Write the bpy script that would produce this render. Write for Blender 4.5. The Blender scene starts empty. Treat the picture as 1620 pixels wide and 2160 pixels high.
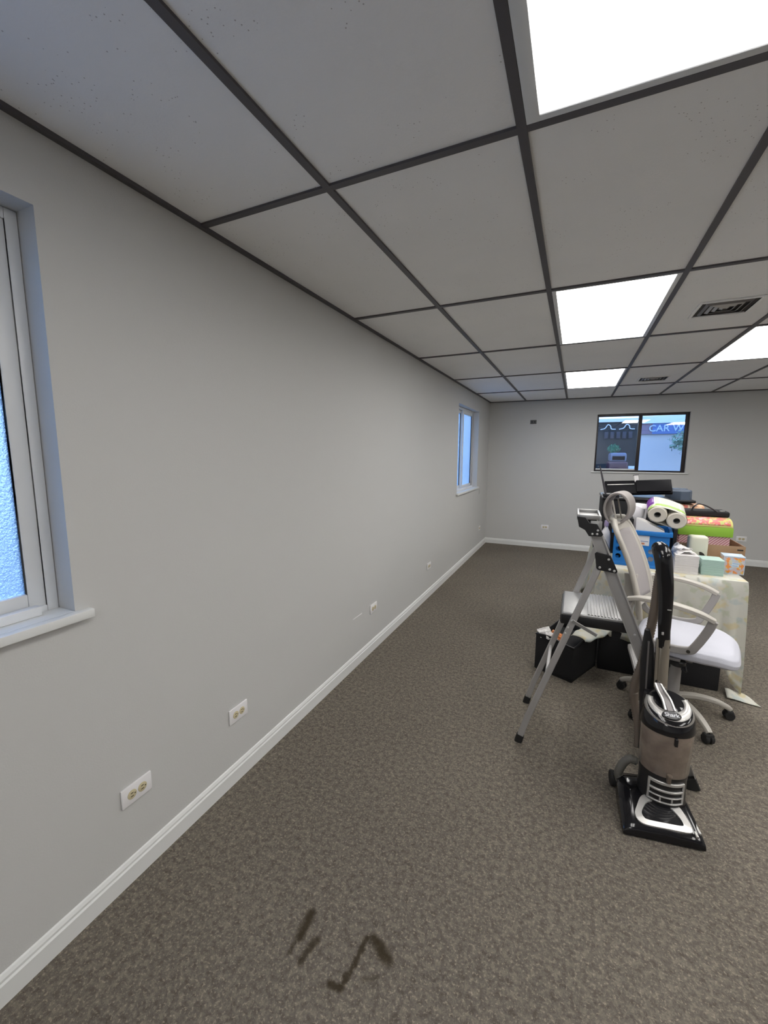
import bpy, bmesh, math, random
from math import sin, cos, pi, radians
from mathutils import Vector, Matrix, noise as mnoise
random.seed(7)
COL = bpy.context.scene.collection
V = Vector
H = 2.388          # ceiling height
YB = 7.227         # far wall
XR = 7.0           # right wall
YN = -3.0          # wall behind the camera

# ------------------------------------------------------------ materials
def mat(name, col, rough=.6, metal=0., spec=.5, bump=0., bscale=60., var=0., vscale=8., **kw):
    m = bpy.data.materials.new(name); m.use_nodes = True
    nt = m.node_tree; b = nt.nodes['Principled BSDF']
    b.inputs['Base Color'].default_value = (*col, 1)
    b.inputs['Roughness'].default_value = rough
    b.inputs['Metallic'].default_value = metal
    b.inputs['Specular IOR Level'].default_value = spec
    tc = nt.nodes.new('ShaderNodeTexCoord')
    if var:
        n = nt.nodes.new('ShaderNodeTexNoise'); n.inputs['Scale'].default_value = vscale; n.inputs['Detail'].default_value = 4
        nt.links.new(tc.outputs['Object'], n.inputs['Vector'])
        r = nt.nodes.new('ShaderNodeValToRGB')
        r.color_ramp.elements[0].position = .3; r.color_ramp.elements[1].position = .7
        r.color_ramp.elements[0].color = (*[max(0, c*(1-var)) for c in col], 1)
        r.color_ramp.elements[1].color = (*[min(1, c*(1+var)) for c in col], 1)
        nt.links.new(n.outputs['Fac'], r.inputs['Fac']); nt.links.new(r.outputs['Color'], b.inputs['Base Color'])
    if bump:
        n2 = nt.nodes.new('ShaderNodeTexNoise'); n2.inputs['Scale'].default_value = bscale; n2.inputs['Detail'].default_value = 3
        nt.links.new(tc.outputs['Object'], n2.inputs['Vector'])
        bp = nt.nodes.new('ShaderNodeBump'); bp.inputs['Strength'].default_value = bump; bp.inputs['Distance'].default_value = .004
        nt.links.new(n2.outputs['Fac'], bp.inputs['Height']); nt.links.new(bp.outputs['Normal'], b.inputs['Normal'])
    for k, v in kw.items():
        b.inputs[k.replace('_', ' ')].default_value = v
    return m

class NT:
    """tiny node helper"""
    def __init__(s, m): s.nt = m.node_tree; s.b = s.nt.nodes.get('Principled BSDF'); s.tc = s.nt.nodes.new('ShaderNodeTexCoord')
    def n(s, t, **kw):
        x = s.nt.nodes.new(t)
        for k, v in kw.items(): setattr(x, k, v)
        return x
    def l(s, a, b): s.nt.links.new(a, b)
    def math(s, op, a, b=None, c=None):
        x = s.n('ShaderNodeMath', operation=op)
        for i, q in enumerate((a, b, c)):
            if q is None: continue
            if isinstance(q, (int, float)): x.inputs[i].default_value = q
            else: s.l(q, x.inputs[i])
        return x.outputs[0]
    def ramp(s, fac, els, interp='LINEAR'):
        r = s.n('ShaderNodeValToRGB'); r.color_ramp.interpolation = interp
        e = r.color_ramp.elements
        while len(e) < len(els): e.new(.5)
        for i, (p, c) in enumerate(els): e[i].position = p; e[i].color = (*c, 1)
        s.l(fac, r.inputs['Fac']); return r.outputs['Color']
    def mix(s, fac, a, b, blend='MIX'):
        x = s.n('ShaderNodeMix', data_type='RGBA', blend_type=blend)
        for i, q in ((0, fac), (6, a), (7, b)):
            if isinstance(q, (int, float)): x.inputs[i].default_value = q
            elif isinstance(q, tuple): x.inputs[i].default_value = (*q, 1)
            else: s.l(q, x.inputs[i])
        return x.outputs[2]
    def noise(s, scale, detail=2, vec=None, rough=.5, out='Fac'):
        x = s.n('ShaderNodeTexNoise'); x.inputs['Scale'].default_value = scale; x.inputs['Detail'].default_value = detail
        x.inputs['Roughness'].default_value = rough
        s.l(vec if vec is not None else s.tc.outputs['Object'], x.inputs['Vector']); return x.outputs[out]
    def voro(s, scale, vec=None, out='Distance'):
        x = s.n('ShaderNodeTexVoronoi'); x.inputs['Scale'].default_value = scale
        s.l(vec if vec is not None else s.tc.outputs['Object'], x.inputs['Vector']); return x.outputs[out]
    def bump(s, h, strength=.3, dist=.003):
        x = s.n('ShaderNodeBump'); x.inputs['Strength'].default_value = strength; x.inputs['Distance'].default_value = dist
        s.l(h, x.inputs['Height']); s.l(x.outputs['Normal'], s.b.inputs['Normal'])

M_wall = mat('wall_paint', (.565, .565, .555), .55, bump=.12, bscale=220, spec=.35)
M_wallb = mat('unseen_bounce_wall_paint', (.78, .78, .77), .55)  # unseen walls only: made lighter to bounce more light onto the ceiling
M_white = mat('white_trim_paint', (.74, .75, .74), .38)
M_vinyl = mat('white_vinyl', (.72, .74, .76), .35)
M_plate = mat('white_plate', (.80, .79, .80), .35)
M_ivory = mat('ivory_socket', (.60, .53, .34), .4)
M_slot = mat('dark_slot', (.03, .025, .02), .7)
M_black = mat('black_plastic', (.012, .012, .014), .32)
M_blackgloss = mat('black_gloss_plastic', (.008, .008, .010), .12)
M_blackrough = mat('black_fabric', (.012, .012, .014), .9, bump=.5, bscale=300)
M_rubber = mat('black_rubber', (.015, .015, .015), .8)
M_alu = mat('brushed_aluminium', (.47, .46, .455), .40, metal=.45, bump=.05, bscale=200)
M_alu2 = mat('bright_aluminium', (.40, .40, .40), .42, metal=.9, bump=.25, bscale=45)
M_rivet = mat('bright_rivet', (.75, .75, .75), .3, metal=.6)
M_silver = mat('silver_plastic', (.60, .59, .57), .36, metal=.55)
M_chrome = mat('chrome', (.62, .60, .57), .16, metal=1.)
M_chair = mat('warm_grey_plastic', (.50, .475, .43), .45)
M_chaird = mat('mauve_grey_mesh', (.37, .345, .345), .75, bump=.4, bscale=500)
M_seat = mat('pale_lavender_fabric', (.56, .57, .64), .85, bump=.3, bscale=400)
M_headrest = mat('taupe_headrest_foam', (.30, .275, .265), .65, var=.06)
M_gas = mat('dark_grey_steel', (.16, .15, .15), .4, metal=.3)
M_blue = mat('blue_plastic', (.010, .175, .56), .42)
M_paper = mat('white_paper', (.80, .78, .77), .8)
M_label = mat('white_sticker', (.75, .76, .80), .5)
M_greylid = mat('slate_blue_plastic', (.075, .10, .145), .45)
M_hose = mat('smoke_brown_hose', (.15, .118, .092), .4)
M_greyhose = mat('grey_hose', (.13, .125, .11), .5)
M_card = mat('brown_cardboard', (.36, .235, .14), .85, var=.06, vscale=14)
M_cream = mat('cream_plastic', (.66, .66, .55), .4)
M_pole = mat('dark_antenna', (.045, .042, .05), .4)
M_cord = mat('white_cable', (.75, .73, .72), .5)
M_gridbar = mat('dark_grid_bar', (.085, .08, .088), .5)
M_bronze = mat('dark_bronze_frame', (.022, .017, .02), .4)
M_screen = mat('matte_black_panel', (.0045, .0045, .0065), .6, spec=.12)

def m_ceiling():
    m = mat('ceiling_tile', (.66, .64, .64), .9); t = NT(m)
    v = t.voro(75); pin = t.math('LESS_THAN', v, .13)
    sel = t.math('GREATER_THAN', t.noise(9, 3), .56)
    pins = t.math('MULTIPLY', pin, sel)
    base = t.ramp(t.noise(3, 4), [(.3, (.90, .905, .91)), (.7, (.935, .935, .935))])
    t.l(t.mix(t.math('MULTIPLY', pins, .6), base, (.30, .26, .26)), t.b.inputs['Base Color'])
    t.bump(t.noise(160, 3), .25, .003)
    return m
M_ceiling = m_ceiling()

def m_carpet():
    m = mat('brown_grey_carpet', (.1, .09, .08), 1., spec=.1); t = NT(m)
    big = t.noise(1.3, 3)
    base = t.ramp(big, [(.3, (.143, .127, .108)), (.7, (.170, .152, .128))])
    mid = t.noise(48, 4, rough=.72)
    f1 = t.ramp(mid, [(.34, (.62, .60, .59)), (.50, (.92, .92, .92)), (.64, (1.35, 1.33, 1.28))])
    c = t.mix(1., base, f1, 'MULTIPLY')
    flecks = t.ramp(t.noise(118, 3, rough=.7), [(.54, (0, 0, 0)), (.66, (1, 1, 1))])
    c = t.mix(t.math('MULTIPLY', flecks, .5), c, (.46, .40, .31))
    dark = t.ramp(t.noise(98, 3, rough=.7), [(.30, (1, 1, 1)), (.44, (0, 0, 0))])
    c = t.mix(t.math('MULTIPLY', dark, .5), c, (.065, .058, .055))
    # dark stains of their own shape near the camera
    sep = t.n('ShaderNodeSeparateXYZ')
    wob = t.n('ShaderNodeVectorMath', operation='MULTIPLY_ADD')
    t.l(t.noise(30, 3, out='Color'), wob.inputs[0]); wob.inputs[1].default_value = (.030, .030, 0)
    t.l(t.tc.outputs['Object'], wob.inputs[2]); t.l(wob.outputs[0], sep.inputs[0])
    X, Y = sep.outputs[0], sep.outputs[1]
    o = .015
    strokes = [((.656, .950), (.660, .875), .017, 1.), ((.660, .875), (.657, .828), .007, .7), ((.711, .884), (.703, .825), .012, .9),
               ((.880, .966), (.938, .935), .019, 1.), ((.861, .966), (.846, .822), .0085, .95), ((.812, .812), (.846, .817), .011, 1.),
               ((.895, .862), (.926, .880), .010, .45)]
    tot = None
    for (a, b, r, s) in strokes:
        ax, ay, bx, by = a[0]+o, a[1]+o, b[0]+o, b[1]+o
        dx, dy = bx-ax, by-ay; L = dx*dx+dy*dy
        px = t.math('SUBTRACT', X, ax); py = t.math('SUBTRACT', Y, ay)
        h = t.math('ADD', t.math('MULTIPLY', px, dx/L), t.math('MULTIPLY', py, dy/L))
        h = t.math('MINIMUM', t.math('MAXIMUM', h, 0.), 1.)
        ex = t.math('SUBTRACT', px, t.math('MULTIPLY', h, dx)); ey = t.math('SUBTRACT', py, t.math('MULTIPLY', h, dy))
        d = t.math('SQRT', t.math('ADD', t.math('MULTIPLY', ex, ex), t.math('MULTIPLY', ey, ey)))
        k = t.n('ShaderNodeMapRange', interpolation_type='SMOOTHSTEP'); t.l(d, k.inputs[0])
        k.inputs[1].default_value = r*.25; k.inputs[2].default_value = r*1.6; k.inputs[3].default_value = s; k.inputs[4].default_value = 0.
        tot = k.outputs[0] if tot is None else t.math('MAXIMUM', tot, k.outputs[0])
    c = t.mix(t.math('MULTIPLY', tot, .88), c, (.034, .025, .013))
    t.l(c, t.b.inputs['Base Color'])
    t.bump(t.noise(230, 3, rough=.7), .35, .004)
    return m
M_carpet = m_carpet()

def m_cloth():
    m = mat('floral_tablecloth', (.7, .7, .6), .85); t = NT(m)
    uv = t.tc.outputs['Object']
    base = t.ramp(t.noise(2.5, 2), [(.35, (.56, .56, .51)), (.65, (.64, .63, .56))])
    y = t.ramp(t.noise(13, 2), [(.56, (0, 0, 0)), (.64, (1, 1, 1))])
    mp = t.n('ShaderNodeMapping'); mp.inputs['Location'].default_value = (3.3, 1.7, 5.1); t.l(uv, mp.inputs[0])
    bl = t.ramp(t.noise(11, 2, vec=mp.outputs[0]), [(.57, (0, 0, 0)), (.66, (1, 1, 1))])
    mp2 = t.n('ShaderNodeMapping'); mp2.inputs['Location'].default_value = (7.3, 4.7, .1); t.l(uv, mp2.inputs[0])
    gr = t.ramp(t.noise(16, 3, vec=mp2.outputs[0]), [(.58, (0, 0, 0)), (.66, (1, 1, 1))])
    c = t.mix(t.math('MULTIPLY', y, .42), base, (.62, .48, .13))
    c = t.mix(t.math('MULTIPLY', bl, .40), c, (.30, .42, .46))
    c = t.mix(t.math('MULTIPLY', gr, .35), c, (.36, .44, .24))
    t.l(c, t.b.inputs['Base Color']); t.bump(t.noise(500, 2), .15, .001)
    return m
M_cloth = m_cloth()

def m_blotch(name, base, cols, scale, thr=.56, rough=.5):
    m = mat(name, base, rough); t = NT(m); c = base
    for i, (cc, f) in enumerate(cols):
        mp = t.n('ShaderNodeMapping'); mp.inputs['Location'].default_value = (i*3.1+1, i*1.7, i*2.3); t.l(t.tc.outputs['Object'], mp.inputs[0])
        k = t.ramp(t.noise(scale*(1+.25*i), 2, vec=mp.outputs[0]), [(thr-.02, (0, 0, 0)), (thr+.02, (1, 1, 1))])
        c = t.mix(t.math('MULTIPLY', k, f), c, cc)
    t.l(c, t.b.inputs['Base Color']); return m
M_tissue = m_blotch('tissue_box_print', (.62, .60, .50), [((.75, .48, .12), .9), ((.80, .27, .06), .95), ((.45, .55, .70), .7)], 26, .50)
M_lid = m_blotch('pink_print_lid', (.72, .18, .17), [((.80, .50, .48), .9), ((.72, .62, .22), .9), ((.50, .60, .18), .9)], 24, .57)
M_green = mat('lime_green_card', (.26, .48, .045), .5)
M_yellowedge = mat('yellow_edge_card', (.70, .66, .22), .5)
M_tote = m_blotch('orange_red_print', (.70, .42, .25), [((.60, .12, .10), .9), ((.80, .62, .45), .9), ((.25, .12, .08), .8)], 18, .54)
M_wrap = m_blotch('printed_plastic_wrap', (.72, .71, .66), [((.70, .72, .62), .5)], 12, .52, .22)
M_purple = mat('purple_print', (.20, .05, .34), .3)
M_limeprint = mat('lime_print', (.40, .62, .14), .3)
M_roll = mat('soft_tissue_roll', (.72, .68, .60), .9, bump=.2, bscale=200)
M_core = mat('grey_card_core', (.20, .20, .19), .9)
M_plasticbag = mat('crumpled_white_plastic', (.70, .69, .72), .3, var=.08, vscale=20)

def m_stripe(name, a, b, ang, freq, rough=.6):
    m = mat(name, a, rough); t = NT(m)
    s = t.n('ShaderNodeSeparateXYZ'); t.l(t.tc.outputs['Object'], s.inputs[0])
    u = t.math('ADD', t.math('MULTIPLY', s.outputs[0], ang[0]), t.math('MULTIPLY', s.outputs[2], ang[1]))
    w = t.math('FRACT', t.math('MULTIPLY', u, freq))
    t.l(t.mix(t.math('GREATER_THAN', w, .5), a, b), t.b.inputs['Base Color']); return m
M_stripes = m_stripe('pink_white_stripes', (.46, .17, .22), (.72, .55, .54), (1, -1), 52)
M_mint = m_stripe('mint_paper_edges', (.42, .58, .53), (.37, .53, .49), (0, 1), 110)
M_whitestack = m_stripe('white_paper_edges', (.72, .70, .70), (.66, .64, .645), (0, 1), 130)

def m_canister():
    m = mat('dusty_clear_canister', (.30, .245, .20), .18); t = NT(m)
    c = t.ramp(t.noise(14, 4), [(.3, (.20, .155, .125)), (.7, (.36, .29, .235))])
    t.l(c, t.b.inputs['Base Color']); t.b.inputs['Transmission Weight'].default_value = .15
    t.b.inputs['Coat Weight'].default_value = .6; t.b.inputs['Coat Roughness'].default_value = .08
    return m
M_can = m_canister()

def m_emit_panel(name, col, lo, hi, tubes):
    """lens of a fluorescent troffer: the tubes above it give two brighter bands"""
    m = bpy.data.materials.new(name); m.use_nodes = True; nt = m.node_tree
    nt.nodes.remove(nt.nodes['Principled BSDF'])
    e = nt.nodes.new('ShaderNodeEmission'); e.inputs['Color'].default_value = (*col, 1)
    out = nt.nodes['Material Output']; nt.links.new(e.outputs[0], out.inputs['Surface'])
    t = NT(m)
    if not tubes: e.inputs['Strength'].default_value = hi; return m
    s = t.n('ShaderNodeSeparateXYZ'); t.l(t.tc.outputs['Object'], s.inputs[0])
    ax = t.math('ABSOLUTE', s.outputs[0]); dx = t.math('ABSOLUTE', t.math('SUBTRACT', ax, .165))
    kx = t.n('ShaderNodeMapRange', interpolation_type='SMOOTHERSTEP'); t.l(dx, kx.inputs[0])
    kx.inputs[1].default_value = .03; kx.inputs[2].default_value = .15; kx.inputs[3].default_value = 1; kx.inputs[4].default_value = 0
    ay = t.math('ABSOLUTE', s.outputs[1])
    ky = t.n('ShaderNodeMapRange', interpolation_type='SMOOTHERSTEP'); t.l(ay, ky.inputs[0])
    ky.inputs[1].default_value = .44; ky.inputs[2].default_value = .60; ky.inputs[3].default_value = 1; ky.inputs[4].default_value = 0
    k = t.math('MULTIPLY', kx.outputs[0], ky.outputs[0])
    t.l(t.math('ADD', t.math('MULTIPLY', k, hi-lo), lo), e.inputs['Strength'])
    return m
LS = 8.2
M_lamp = m_emit_panel('lit_lens', (1., .975, .94), 0, LS, False)
M_lamp_t = m_emit_panel('lit_lens_two_tubes', (1., .97, .94), .92, 10., True)

def m_frost():
    m = mat('pebbled_frosted_glass', (.86, .93, 1.), .20); t = NT(m)
    t.b.inputs['Transmission Weight'].default_value = 1.; t.b.inputs['IOR'].default_value = 1.35
    t.bump(t.noise(110, 3, rough=.65), 1., .010)
    tr = t.n('ShaderNodeBsdfTranslucent'); tr.inputs['Color'].default_value = (.80, .88, 1, 1)
    mx = t.n('ShaderNodeMixShader'); mx.inputs[0].default_value = .28
    t.l(t.b.outputs[0], mx.inputs[1]); t.l(tr.outputs[0], mx.inputs[2]); t.l(mx.outputs[0], t.nt.nodes['Material Output'].inputs['Surface'])
    return m
M_frost = m_frost()
def m_glass():
    m = bpy.data.materials.new('clear_window_glass'); m.use_nodes = True; t = NT(m)
    t.nt.nodes.remove(t.b)
    g = t.n('ShaderNodeBsdfGlossy'); g.inputs['Roughness'].default_value = .01
    tr = t.n('ShaderNodeBsdfTransparent'); tr.inputs['Color'].default_value = (.93, .95, .97, 1)
    fr = t.n('ShaderNodeFresnel'); fr.inputs['IOR'].default_value = 1.6
    mx = t.n('ShaderNodeMixShader'); t.l(t.math('ADD', fr.outputs[0], .03), mx.inputs[0]); t.l(tr.outputs[0], mx.inputs[1]); t.l(g.outputs[0], mx.inputs[2])
    t.l(mx.outputs[0], t.nt.nodes['Material Output'].inputs['Surface']); return m
M_glass = m_glass()

# ------------------------------------------------------------ mesh builder
class MB:
    def __init__(s): s.bm = bmesh.new()
    def box(s, lo, hi, bev=0., seg=2, mtx=None):
        lo, hi = V(lo), V(hi); c = (lo+hi)/2; d = hi-lo
        r = bmesh.ops.create_cube(s.bm, size=1, matrix=Matrix.Translation(c) @ Matrix.Diagonal((*d, 1)))
        vs = r['verts']
        if bev:
            es = list({e for v in vs for e in v.link_edges})
            rr = bmesh.ops.bevel(s.bm, geom=es, offset=min(bev, min(d)*.49), segments=seg, profile=.5, affect='EDGES')
            vs = list({v for f in rr['faces'] for v in f.verts} | {v for v in vs if v.is_valid})
        if mtx is not None: bmesh.ops.transform(s.bm, matrix=mtx, verts=vs)
        return s
    def sweep(s, pts, prof, up=(0, 0, 1), scales=None, caps=True, closed=False):
        pts = [V(p) for p in pts]; n = len(pts); rings = []
        up = V(up)
        for i, p in enumerate(pts):
            if closed: d = pts[(i+1) % n]-pts[i-1]
            else: d = pts[min(i+1, n-1)]-pts[max(i-1, 0)]
            d.normalize()
            a = d.cross(up)
            if a.length < 1e-3: a = d.cross(V((1, 0, 0)))
            a.normalize(); b = a.cross(d).normalized()
            k = scales[i] if scales else 1.
            kx, ky = k if isinstance(k, tuple) else (k, k)
            rings.append([s.bm.verts.new(p + a*x*kx + b*y*ky) for x, y in prof])
        m = len(prof)
        for i in range(n if closed else n-1):
            r0, r1 = rings[i], rings[(i+1) % n]
            for j in range(m):
                s.bm.faces.new((r0[j], r0[(j+1) % m], r1[(j+1) % m], r1[j]))
        if caps and not closed:
            s.bm.faces.new(rings[0]); s.bm.faces.new(rings[-1][::-1])
        return s
    def tube(s, pts, r, seg=12, **kw):
        return s.sweep(pts, [(r*cos(2*pi*k/seg), r*sin(2*pi*k/seg)) for k in range(seg)], **kw)
    def bar(s, pts, w, h, **kw):
        c = min(w, h)*.18
        x, y = w/2, h/2
        return s.sweep(pts, [(-x+c, -y), (x-c, -y), (x, -y+c), (x, y-c), (x-c, y), (-x+c, y), (-x, y-c), (-x, -y+c)], **kw)
    def lathe(s, prof, seg=32, c=(0, 0, 0), mtx=None, ell=(1, 1)):
        c = V(c); rings = []; vs = []
        for r, z in prof:
            if r < 1e-6: v = [s.bm.verts.new(c+V((0, 0, z)))]
            else: v = [s.bm.verts.new(c+V((r*ell[0]*cos(2*pi*k/seg), r*ell[1]*sin(2*pi*k/seg), z))) for k in range(seg)]
            rings.append(v); vs += v
        for a, b in zip(rings, rings[1:]):
            for k in range(seg):
                q = [a[k % len(a)], a[(k+1) % seg % len(a)], b[(k+1) % seg % len(b)], b[k % len(b)]]
                u = []
                for w in q:
                    if w not in u: u.append(w)
                if len(u) > 2: s.bm.faces.new(u)
        for rr in (rings[0], rings[-1]):
            if len(rr) > 1: s.bm.faces.new(rr)
        if mtx is not None: bmesh.ops.transform(s.bm, matrix=mtx, verts=vs)
        return s
    def prism(s, outline, z0, z1, mtx=None):
        a = [s.bm.verts.new((x, y, z0)) for x, y in outline]; b = [s.bm.verts.new((x, y, z1)) for x, y in outline]
        s.bm.faces.new(a[::-1]); s.bm.faces.new(b); n = len(a)
        for i in range(n): s.bm.faces.new((a[i], a[(i+1) % n], b[(i+1) % n], b[i]))
        if mtx is not None: bmesh.ops.transform(s.bm, matrix=mtx, verts=a+b)
        return s
    def grid(s, fn, nu, nv, closeu=False):
        g = [[s.bm.verts.new(fn(i/(nu if closeu else nu-1), j/(nv-1))) for j in range(nv)] for i in range(nu)]
        for i in range(nu if closeu else nu-1):
            for j in range(nv-1):
                s.bm.faces.new((g[i][j], g[(i+1) % nu][j], g[(i+1) % nu][j+1], g[i][j+1]))
        return s
    def build(s, name, m, parent=None, smooth=True, mods=(), mtx=None, ang=40):
        if mtx is not None: bmesh.ops.transform(s.bm, matrix=mtx, verts=s.bm.verts)
        bmesh.ops.remove_doubles(s.bm, verts=s.bm.verts, dist=1e-6)
        bmesh.ops.recalc_face_normals(s.bm, faces=s.bm.faces)
        org = V((0, 0, 0))
        if parent is not None:
            q = parent
            while q is not None: org += q.location; q = q.parent
        else:
            xs = [v.co for v in s.bm.verts]
            org = V(((min(v.x for v in xs)+max(v.x for v in xs))/2, (min(v.y for v in xs)+max(v.y for v in xs))/2, min(v.z for v in xs)))
            if s.__dict__.get('world'): org = V((0, 0, 0))
        bmesh.ops.translate(s.bm, vec=-org, verts=s.bm.verts)
        me = bpy.data.meshes.new(name); s.bm.to_mesh(me); s.bm.free()
        if smooth:
            for p in me.polygons: p.use_smooth = True
            try: me.set_sharp_from_angle(angle=radians(ang))
            except Exception: pass
        o = bpy.data.objects.new(name, me); COL.objects.link(o)
        ms = m if isinstance(m, (list, tuple)) else [m]
        for k in ms: me.materials.append(k)
        if parent is None: o.location = org
        else: o.parent = parent
        for kind, kw in mods:
            md = o.modifiers.new(kind.lower(), kind)
            for a, b in kw.items(): setattr(md, a, b)
        return o

def empty(name, loc):
    o = bpy.data.objects.new(name, None); COL.objects.link(o); o.location = loc; o.empty_display_size = .05; return o
def tag(o, label=None, cat=None, group=None, kind=None):
    if label: o['label'] = label
    if cat: o['category'] = cat
    if group: o['group'] = group
    if kind: o['kind'] = kind
    return o
def thing(name, loc, label, cat, group=None): return tag(empty(name, loc), label, cat, group)
def struct(o, label): return tag(o, label, None, None, 'structure')
def catmull(pts, n=6):
    pts = [V(p) for p in pts]; out = []
    P = [pts[0]*2-pts[1]] + pts + [pts[-1]*2-pts[-2]]
    for i in range(1, len(P)-2):
        for k in range(n):
            t = k/n; a, b, c, d = P[i-1], P[i], P[i+1], P[i+2]
            out.append(.5*((2*b)+(c-a)*t+(2*a-5*b+4*c-d)*t*t+(3*b-a-3*c+d)*t*t*t))
    out.append(pts[-1]); return out
def rotz(a, c=(0, 0, 0)): return Matrix.Translation(V(c)) @ Matrix.Rotation(a, 4, 'Z')
def text_obj(name, body, size, m, mtx, parent, depth=.0008, bold=0.):
    cu = bpy.data.curves.new(name, 'FONT'); cu.body = body; cu.size = size; cu.extrude = depth; cu.align_x = 'CENTER'; cu.align_y = 'CENTER'; cu.offset = bold
    tmp = bpy.data.objects.new('tmp_text', cu); COL.objects.link(tmp)
    bpy.context.view_layer.update()
    dg = bpy.context.evaluated_depsgraph_get()
    me = bpy.data.meshes.new_from_object(tmp.evaluated_get(dg)); bpy.data.objects.remove(tmp)
    b = MB(); b.bm.from_mesh(me)
    bmesh.ops.transform(b.bm, matrix=mtx, verts=b.bm.verts)
    return b.build(name, m, parent, smooth=False)

# ------------------------------------------------------------ room shell
TH = .17
W1 = (-.52, .675, 1.035, 2.190)      # near left window  y0,y1,z0,z1
W2 = (5.205, 6.400, 1.020, 2.165)    # far left window
WB = (1.630, 2.805, 1.275, 2.137)    # far wall window   x0,x1,z0,z1

def wall_with_holes(u0, u1, z0, z1, holes, place):
    """boxes around rectangular openings; place(u,w,z) -> world"""
    us = sorted({u0, u1, *[h[0] for h in holes], *[h[1] for h in holes]})
    b = MB()
    for a, c in zip(us, us[1:]):
        hs = [h for h in holes if h[0] <= a+1e-6 and h[1] >= c-1e-6]
        segs = [(z0, z1)] if not hs else [(z0, hs[0][2]), (hs[0][3], z1)]
        for s0, s1 in segs:
            p, q = place(a, 0, s0), place(c, 1, s1)
            b.box([min(p[i], q[i]) for i in range(3)], [max(p[i], q[i]) for i in range(3)])
    return b
b = wall_with_holes(YN-TH, YB+TH, -.05, H+.2, [W1, W2], lambda u, w, z: (-TH*w, u, z))
struct(b.build('wall_left', M_wall, smooth=False), 'long plain pale grey painted wall on the left with two frosted windows')
b = wall_with_holes(.0, XR, -.05, H+.2, [WB], lambda u, w, z: (u, YB+TH*w, z))
struct(b.build('wall_far', M_wall, smooth=False), 'pale grey end wall holding the dark framed sliding window')
struct(MB().box((XR, YN-TH, -.05), (XR+TH, YB+TH, H+.2)).build('wall_right', M_wallb, smooth=False), 'pale grey wall on the right side of the room')
struct(MB().box((0, YN-TH, -.05), (XR, YN, H+.2)).build('wall_near', M_wallb, smooth=False), 'pale grey wall behind the viewer')
fb = MB(); fb.world = True
fb.box((0, YN, -.05), (XR, YB, 0)); struct(fb.build('floor', M_carpet, smooth=False), 'brown-grey flecked carpet floor with dark stains near the camera')
cb = MB(); cb.world = True
cb.box((0, YN, H+.008), (XR, YB, H+.06)); ceil = struct(cb.build('ceiling', M_ceiling, smooth=False), 'suspended ceiling of speckled light tiles in a dark grid')

# suspended grid
X0, DX, Y0, DY = .578, .6088, 1.241, 1.2192
gx = [X0 + DX*i for i in range(11)]; gy = [Y0 + DY*k for k in range(-3, 5)]
g = MB()
hw = .0125
for x in gx: g.box((x-hw, YN, H), (x+hw, YB, H+.0085))
xs = [0]+gx+[XR]
for y in gy:
    for a, c in zip(xs, xs[1:]):
        g.box((a+(hw if a else 0), y-hw, H+.0002), (c-(hw if c < XR else 0), y+hw, H+.0085))
t_ = struct(g.build('trim_1', M_gridbar, smooth=False), 'dark metal T-bar grid of the suspended ceiling')
g = MB()
g.box((0, YN, H-.004), (.020, YB, H+.0085)); g.box((.02, YB-.020, H-.004), (XR, YB, H+.0085)); g.box((XR-.02, YN, H-.004), (XR, YB-.02, H+.0085)); g.box((.02, YN, H-.004), (XR-.02, YN+.02, H+.0085))
struct(g.build('trim_2', M_gridbar, smooth=False), 'dark wall angle where the ceiling meets the walls')

# baseboards with a moulded top
def baseboard(name, p0, p1, inward, label):
    prof = [(0, 0), (.014, 0), (.014, .062), (.010, .068), (.010, .076), (.005, .086), (0, .089)]
    b = MB(); inward = V(inward)
    A = [b.bm.verts.new(V(p0)+inward*x+V((0, 0, z))) for x, z in prof]; B = [b.bm.verts.new(V(p1)+inward*x+V((0, 0, z))) for x, z in prof]
    b.bm.faces.new(A); b.bm.faces.new(B[::-1]); n = len(prof)
    for i in range(n): b.bm.faces.new((A[i], A[(i+1) % n], B[(i+1) % n], B[i]))
    struct(b.build(name, M_white, smooth=False), label)
baseboard('baseboard_left', (0, YN, 0), (0, YB, 0), (1, 0, 0), 'white moulded baseboard along the long left wall')
baseboard('baseboard_far', (.0, YB, 0), (XR, YB, 0), (0, -1, 0), 'white moulded baseboard along the end wall')
baseboard('baseboard_right', (XR, YN, 0), (XR, YB, 0), (-1, 0, 0), 'white baseboard along the right wall')
baseboard('baseboard_near', (0, YN, 0), (XR, YN, 0), (0, 1, 0), 'white baseboard behind the viewer')

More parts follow.
